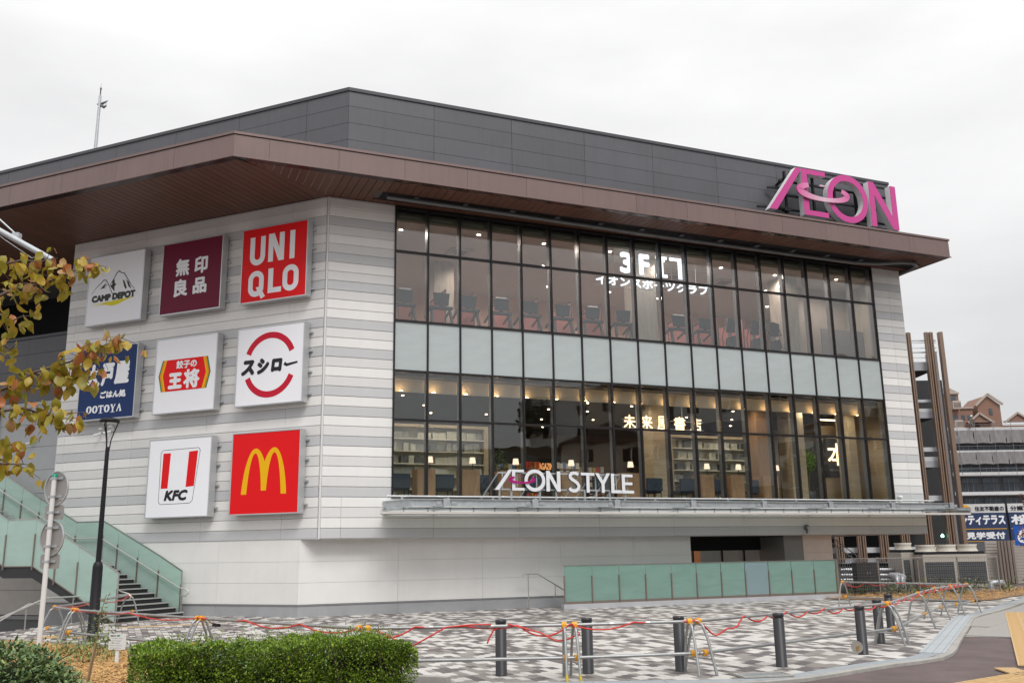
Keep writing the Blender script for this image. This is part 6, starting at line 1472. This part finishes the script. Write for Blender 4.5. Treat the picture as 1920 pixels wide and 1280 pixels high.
# planted bed on the right
mp2 = [(11.0, 34.0), (11.6, 33.3), (14.2, 31.2), (15.6, 31.6), (17.6, 33.9), (22, 37.5), (26, 40.5), (24, 42), (18, 37.5), (11.2, 36.2)]
b = MB(); b.add([(x, y, .02) for x, y in mp2], [tuple(range(len(mp2)))]); o = b.build('planting_bed', M_MULB); struct(o)
strands(mp2, 2600, M_MUL2, .03, 'orange straw mulch in the bed before the mesh fence')
M_BU = [mat('bush_green', (.09, .15, .03), .5, var=.4), mat('bush_yellow', (.22, .25, .04), .5, var=.3), mat('bush_dark', (.05, .085, .03), .5, var=.3)]
bushl = ['behind the small frame', 'left of the cabinet', 'before the cabinet', 'right of the cabinet', 'before the silver pipes', 'left of the narrow chiller', 'before the narrow chiller', 'between the two chillers', 'before the left chiller grille', 'before the middle chiller grille', 'before the right chiller grille', 'with yellow leaves near the duct hoop', 'beside the duct hoop', 'at the right end of the bed', 'last before the frame edge']
for k, px in enumerate((1586, 1603, 1622, 1645, 1664, 1684, 1702, 1721, 1740, 1762, 1785, 1806, 1830, 1858, 1893)):
    p = G(px, 1108+(k % 3)*3+(-6 if px > 1820 else 0)); h = random.uniform(.35, .62)
    t = thing('low_bush', 'young low bush '+bushl[k], 'bush', loc=(p.x, p.y, 0), group='young bushes in the right hand bed')
    b = MB(); fulleaves(b, 150, lambda: (Vector((random.gauss(0, .24), random.gauss(0, .2), abs(random.gauss(.1, .45))*h)), Vector((0, 0, .6))), .06, .12, .45)
    b.build('crown', [M_BU[k % 2], M_BU[1], M_BU[2]], t); q = MB(); [q.tube([(0, 0, 0), (random.uniform(-.2, .2), random.uniform(-.2, .2), h*.9)], .01, 5) for _ in range(4)]; q.build('stem', M_TWIG, t)
# scaffolded block
D3 = 125; t = thing('scaffolded_building', 'apartment block under construction wrapped in grey netting', 'building', loc=(0, D3, 0))
x0, x1 = X(1775, 900, D3), X(2050, 900, D3); Z3 = lambda py: PY(1850, py, D3).z
M_NET = mat('grey_netting', (.25, .24, .24), .8, var=.15, scale=1.2, bump=.6, bscale=2); M_CON = mat('white_slab', (.62, .62, .62), .6, var=.04); M_DW = mat('dark_window', (.07, .09, .11), .25, var=.3, scale=.8)  # window colour is a mottled dark blue-grey
MB().box(x0, 2.4, 0, x1, 12, Z3(806)).build('body', mat('block_dark_grey', (.10, .10, .105), .7), t)
for a, c in ((800, 807), (843, 847), (884, 890), (921, 927), (945, 948)): MB().box(x0, .4, Z3(c), x1, 2.4, Z3(a)).build('balcony_slab', M_CON, t)
def netrow(a, c):
    n = 9
    for k in range(n):
        xa, xb = x0+(x1-x0)*k/n, x0+(x1-x0)*(k+1)/n; b = MB(); vs = []
        for i in range(9):
            for j in range(5):
                x = xa+(xb-xa)*i/8; z = Z3(c)+(Z3(a)-Z3(c))*j/4; sag = .16*sin(pi*i/8)*(4-j)/4; vs.append((x, -.05+.10*sin(i*2.1+j+k)+.05*random.random(), z+sag*(.6 if j < 4 else 0)))
        b.add(vs, [(i*5+j, i*5+5+j, i*5+6+j, i*5+j+1) for i in range(8) for j in range(4)], True); b.build('netting', M_NET, t)
netrow(806, 831); netrow(847, 870)
for a, c in ((832, 842), (871, 883), (893, 920), (932, 944)):
    for k in range(7):
        xa = x0+(x1-x0)*k/7; w_ = MB().box(xa+.3, 2.3, Z3(c), xa+(x1-x0)/7-.3, 2.38, Z3(a)).build('window', M_DW, t)
        for q_ in (.33, .66): MB().box(xa+.3+((x1-x0)/7-.6)*q_-.04, 2.25, Z3(c), xa+.3+((x1-x0)/7-.6)*q_+.04, 2.295, Z3(a)).build('frame', M_FIN, w_)
for k in range(8):
    x = X(1830+k*34-100, 850, D3); MB().tube([(x, -.3, Z3(890)), (x, -.3, Z3(790))], .03, 6).build('scaffold_pole', M_FIN, t)
for py in (796, 790, 836, 878): MB().tube([(x0, -.3, Z3(py)), (x1, -.3, Z3(py))], .025, 6).build('scaffold_rail', M_FIN, t)
for k in range(24): x = x0+(x1-x0)*k/24; MB().box(x, .42, Z3(921), x+.04, .46, Z3(905)).build('baluster', M_DARK, t)
MB().box(x0, .40, Z3(906), x1, .46, Z3(904)).build('handrail', M_DARK, t)
# worker on the roof
p = PY(1821, 803, D3-.1); w_ = bpy.data.meshes.new('body'); vv = [(0, 0, .55), (.05, 0, .95), (.12, -.02, 1.3), (.16, -.03, 1.47), (.20, -.05, 1.62), (.15, -.28, .62), (.05, -.30, .12), (.18, -.36, .06), (.15, .22, .50), (-.10, .22, .12), (.0, .28, .05), (.28, -.25, 1.2), (.42, -.22, .95), (.5, -.1, .75), (.26, .2, 1.2), (.42, .2, .95), (.5, .1, .75)]
w_.from_pydata(vv, [(0, 1), (1, 2), (2, 3), (3, 4), (0, 5), (5, 6), (6, 7), (0, 8), (8, 9), (9, 10), (2, 11), (11, 12), (12, 13), (2, 14), (14, 15), (15, 16)], [])
w_.materials.append(mat('work_clothes', (.14, .13, .11), .8))
t = thing('person', 'worker in a white helmet crouching on the roof edge of the netted block', 'person', loc=p); po = link('body', w_, t)
sk = po.modifiers.new('skin', 'SKIN'); 
for i, r_ in enumerate((.17, .17, .19, .07, .11, .11, .08, .07, .11, .08, .07, .08, .06, .05, .08, .06, .05)): w_.skin_vertices[0].data[i].radius = (r_, r_) if len(w_.skin_vertices) else (r_, r_)
po.modifiers.new('sub', 'SUBSURF').levels = 1
MB().lathe([(.15, 1.64), (.145, 1.70), (.10, 1.78), (.02, 1.81)], c=(.20, -.05, 0), n=12).build('helmet', M_WHT, t)
# brown apartments behind
D4 = 185; Z4 = lambda py, px=1840: PY(px, py, D4).z; X4 = lambda px, py=770: PY(px, py, D4).x
M_BRK = mat('terracotta_tile', (.25, .14, .10), .7, var=.08, scale=.5); M_RFT = mat('roof_trim', (.42, .35, .30), .6)
t = thing('apartment_block', 'terracotta apartment block with stepped gables on the skyline', 'building', loc=(0, D4, 0))
MB().box(X4(1700), 0, 0, X4(1800), 12, Z4(738)).build('wall', M_BRK, t); MB().box(X4(1800), 2, 0, X4(1833), 14, Z4(762)).build('wall', M_BRK, t); MB().box(X4(1825), 4, 0, X4(2050), 16, Z4(793)).build('wall', M_BRK, t)
MB().box(X4(1700), -.3, Z4(738), X4(1801), 12.2, Z4(735)).build('roof_edge', M_RFT, t); MB().box(X4(1799), 1.7, Z4(763), X4(1834), 14.2, Z4(760)).build('roof_edge', M_RFT, t)
MB().prism([(X4(1776), Z4(735)), (X4(1800), Z4(735)), (X4(1780), Z4(724))], -.2, 12).build('gable', M_RFT, t)
for ya in (750, 786): 
    MB().box(X4(1783), -1.2, Z4(ya+17), X4(1798), 0, Z4(ya+2)).build('balcony', mat('balcony_pale', (.48, .40, .34), .6), t); q = MB(); [q.box(X4(1784.5+k*2), -1.23, Z4(ya+15), X4(1785.3+k*2), -1.201, Z4(ya+5)) for k in range(7)]; q.build('balcony_slots', M_DARK, t); MB().box(X4(1783), -.05, Z4(ya+2), X4(1795), 0.02, Z4(ya-9)).build('window', M_DW, t)
for px in (1808, 1822): MB().box(X4(px), 1.95, Z4(784), X4(px+9), 2.02, Z4(775)).build('window', M_DW, t)
tw = MB(); tw.box(X4(1843), 2, 0, X4(1886), 10, Z4(757)); tw.build('tower', M_BRK, t)
MB().prism([(X4(1843), Z4(757)), (X4(1887), Z4(757)), (X4(1863), Z4(738))], 2.0, 10).build('gable', M_BRK, t)
for (a, c) in (((1838, 758), (1863, 736)), ((1863, 736), (1890, 756))): MB().bar((X4(a[0]), 1.6, Z4(a[1])), (X4(c[0]), 1.6, Z4(c[1])), .3, .4).build('roof_edge', M_RFT, t)
MB().box(X4(1864), 1.9, Z4(775), X4(1870), 2.0, Z4(763)).build('window', M_DW, t)
for a, m_x, c in ((1817, 1840, 1866), (1886, 1912, 1940)):
    MB().prism([(X4(a), Z4(790)), (X4(c), Z4(790)), (X4(m_x), Z4(774))], 1.2, 1.9).build('gable', M_BRK, t)
    for (p_, q_) in (((a, 791), (m_x, 773)), ((m_x, 773), (c, 791))): MB().bar((X4(p_[0]), 1.0, Z4(p_[1])), (X4(q_[0]), 1.0, Z4(q_[1])), .3, .35).build('roof_edge', M_RFT, t)
# advertising banners
D5 = 60; X5 = lambda px, py=980: PY(px, py, D5).x; Z5 = lambda py, px=1850: PY(px, py, D5).z
def banner(px0, px1, lab, l1, l2, l3, logo=True):
    x0 = X5(px0); t = thing('advertising_banner', lab, 'banner', loc=(x0, D5, 0)); w = X5(px1)-x0
    f = MB().box(0, 0, Z5(1016), w, .05, Z5(961)).build('navy_sheet', mat('banner_navy', (.025, .045, .12), .5, var=.05), t)
    g = MB().box(0, 0, Z5(960.6), w, .05, Z5(944)).build('white_sheet', mat('banner_white', (.66, .66, .66), .5, var=.03), t)
    b = MB(); text(b, l1, w*(.36 if logo else .05), Z5(957.5), w-.08, Z5(948.5), -.01, .025); b.build('lettering', P_BLACK, g)
    if logo:
        b = MB(); c = w*.17; zc = Z5(952.5); b.prism([(c-.42, zc), (c-.22, zc+.15), (c, zc+.24), (c+.22, zc+.15), (c+.42, zc), (c+.22, zc-.15), (c, zc-.24), (c-.22, zc-.15)], -.012, -.002); b.build('yellow_flower_mark', P_YEL, g)
    b = MB(); text(b, l2, .08 if logo else .1, Z5(983.5), w-.08, Z5(965), -.01, .06); text(b, l3, w*.12, Z5(1010), w-.2, Z5(996.5), -.01, .05); b.build('lettering', P_INK, f)
    b = MB(); b.box(.06, -.012, Z5(991.5), w-.05, -.002, Z5(990.3)); b.box(.06, -.012, Z5(1014.5), w-.05, -.002, Z5(1013.5)); b.build('yellow_line', P_YEL, f)
    MB().box(-.05, .06, 0, .05, .16, Z5(944)).build('post', M_DARK, t); MB().box(w-.05, .06, 0, w+.05, .16, Z5(944)).build('post', M_DARK, t)
banner(1798, 1888, 'navy and white banner reading シティテラス and 見学受付 with a yellow flower mark', '住友不動産の', 'シティテラス', '見学受付')
banner(1893, 1985, 'second banner cut off by the right edge, reading 横 and 4', '分譲マンション', '横浜', '4', False)
p = G(1905, 1075); b0 = PY(1924, 1040, 30); t = thing('blue_road_sign', 'edge of a blue sign with white figures at the right border', 'sign', loc=(b0.x, 30, 0))
za, zc = PY(1915, 985, 30).z, PY(1915, 1022, 30).z; MB().box(-.28, 0, zc, .6, .03, za).build('plate', mat('blue_plate', (.01, .09, .42), .4, var=0), t); b = MB(); text(b, '61', -.2, zc+.08, .35, za-.1, -.003, .03); b.build('lettering', P_INK, t); MB().tube([(.2, .06, 0), (.2, .06, za)], .03, 8).build('post', M_GAL, t)
t = thing('red_leaf_tree', 'red-leaved tree whose twigs just enter at the right border', 'tree', loc=(PY(1965, 1000, 28).x, 28, 0))
MB().tube([(0, 0, 0), (0, 0, 1.5), (.1, 0, 3.4)], [.08, .06, .02], 8).build('trunk', M_BARK, t)
b = MB(); c1 = PY(1934, 1005, 28); c2 = PY(1932, 940, 28)
for c_, n_, r_ in ((c1, 420, .42), (c2, 160, .25), (PY(1970, 960, 28), 700, .6)):
    leafcloud(b, n_, (lambda c_=c_, r_=r_: Vector((c_.x-PY(1965, 1000, 28).x+random.gauss(0, r_*.45), random.gauss(0, r_*.4), c_.z+random.gauss(0, r_*.4)))), .05, .10)
b.build('crown', mat('leaf_red', (.16, .055, .035), .5, var=.3), t)

# ---------------------------------------------------------------- hillside and houses across the road, seen mirrored in the glazing
W0 = Vector((8, 34, 0)); prof = [(36, -.02), (44, 3.5), (45, 6.0), (56, 9.0), (57, 11.5), (78, 13), (140, 14)]
def hp(az, r): return Vector((W0.x+r*sin(R(az)), W0.y+r*cos(R(az)), 0))
b = MB(); vs = []; azs = list(range(94, 171, 4))
for az in azs:
    for r, z in prof: p = hp(az, r+2*sin(az*.3)); vs.append((p.x, p.y, z))
n_ = len(prof); b.add(vs, [(i*n_+j, i*n_+j+1, (i+1)*n_+j+1, (i+1)*n_+j) for i in range(len(azs)-1) for j in range(n_-1)]); o = b.build('hillside', mat('hillside', (.055, .06, .04), .95, var=.3)); struct(o)
M_HW = [mat('house_white', (.80, .78, .74), .7), mat('house_cream', (.62, .54, .43), .7), mat('house_grey', (.33, .33, .34), .7)]; M_RF = [mat('roof_slate', (.06, .06, .07), .6), mat('roof_brown', (.11, .07, .05), .6)]
def house(az, r, w, d, h, z, k, lab, rh=1.8):
    p = hp(az, r); t = thing('house', lab, 'house', loc=(p.x, p.y, z), rz=-R(az)); 
    MB().box(-w/2, -d/2, -2, w/2, d/2, h).build('wall', M_HW[k % 3], t)
    q = MB()
    e = .4; v = [(-w/2-e, -d/2-e, h), (w/2+e, -d/2-e, h), (w/2+e, d/2+e, h), (-w/2-e, d/2+e, h)]
    if k % 2: v += [(0, -d/2-e, h+rh), (0, d/2+e, h+rh)]; q.add(v, [(0, 1, 4), (1, 2, 5, 4), (2, 3, 5), (3, 0, 4, 5), (3, 2, 1, 0)])
    else: v += [(-w/2-e, 0, h+rh), (w/2+e, 0, h+rh)]; q.add(v, [(0, 1, 5, 4), (1, 2, 5), (2, 3, 4, 5), (3, 0, 4), (3, 2, 1, 0)])
    q.build('roof', M_RF[k % 2], t)
    for s in (-1,):
        for i in range(2):
            for j in range(2):
                x = (-.25 if i == 0 else .25)*w; zz = h*.15+j*h*.48; f = MB().box(x-.7, s*d/2-.05, zz, x+.7, s*d/2+.01, zz+1.1).build('window', M_DARK, t); MB().box(x-.05, s*d/2-.08, zz, x+.05, s*d/2-.051, zz+1.1).build('frame', M_WHT, f)
hs = [(137, 63, 7, 7, 5, 12, 0, 'grey-roofed white house, far left of the hillside row'), (131, 62, 8, 7, 5.4, 12, 1, 'tall white gabled house on the hillside'), (127, 64, 6, 6, 4.0, 12, 2, 'low grey house beside the gabled one'), (123, 63, 7, 7, 5.0, 12, 0, 'white house behind the utility post of the hillside'), (119, 66, 8, 7, 5.2, 12.5, 1, 'cream gabled house in the middle of the hillside'), (115, 64, 7, 7, 5.4, 12.5, 2, 'grey house right of the cream gabled one'), (111, 66, 9, 8, 5.6, 13, 3, 'wide white house near the right end of the hillside'), (106, 66, 8, 8, 5.6, 13, 4, 'cream house at the right end of the hillside'),
      (134, 50, 8, 6, 4.4, 6.5, 1, 'lower house on the left of the slope'), (126, 51, 9, 6, 4.4, 6.8, 2, 'dark lower house in the middle of the slope'), (118, 50, 8, 6, 4.6, 6.5, 0, 'lower white house on the slope'), (110, 51, 9, 6, 4.4, 6.8, 5, 'lower house on the right of the slope')]
for a in hs: house(*a)
M_TC = mat('evergreen_leaf', (.035, .055, .02), .6, var=.4)
for k, (az, r, z, h) in enumerate([(140, 60, 12, 5), (134.3, 66, 12, 5.5), (129, 70, 12.5, 7), (124.8, 66, 12, 6), (121, 72, 13, 6.5), (116.8, 70, 12.5, 6), (113, 76, 13, 10), (109, 75, 13, 9), (104, 70, 13, 11), (101, 70, 13, 12), (130, 46, 5.5, 4), (122, 46, 5.5, 4), (114, 46, 5.5, 4)]):
    p = hp(az, r); t = thing('hillside_tree', 'round dark evergreen on the hillside, '+('left of the grey-roofed house', 'behind the left houses', 'behind the gabled house', 'beside the low grey house', 'behind the cream house', 'between two grey houses', 'tall, behind the wide house', 'behind the wide house', 'tallest at the right end', 'at the far right end', 'low on the left slope', 'low on the middle slope', 'low on the right slope')[k], 'tree', loc=(p.x, p.y, z))
    MB().tube([(0, 0, -.5), (0, 0, h*.6)], [.25, .12], 6).build('trunk', M_BARK, t); b = MB(); leafcloud(b, 700, ball(0, 0, h*.6, h*.38, h*.38, h*.42), .4, .8); b.build('crown', M_TC, t)
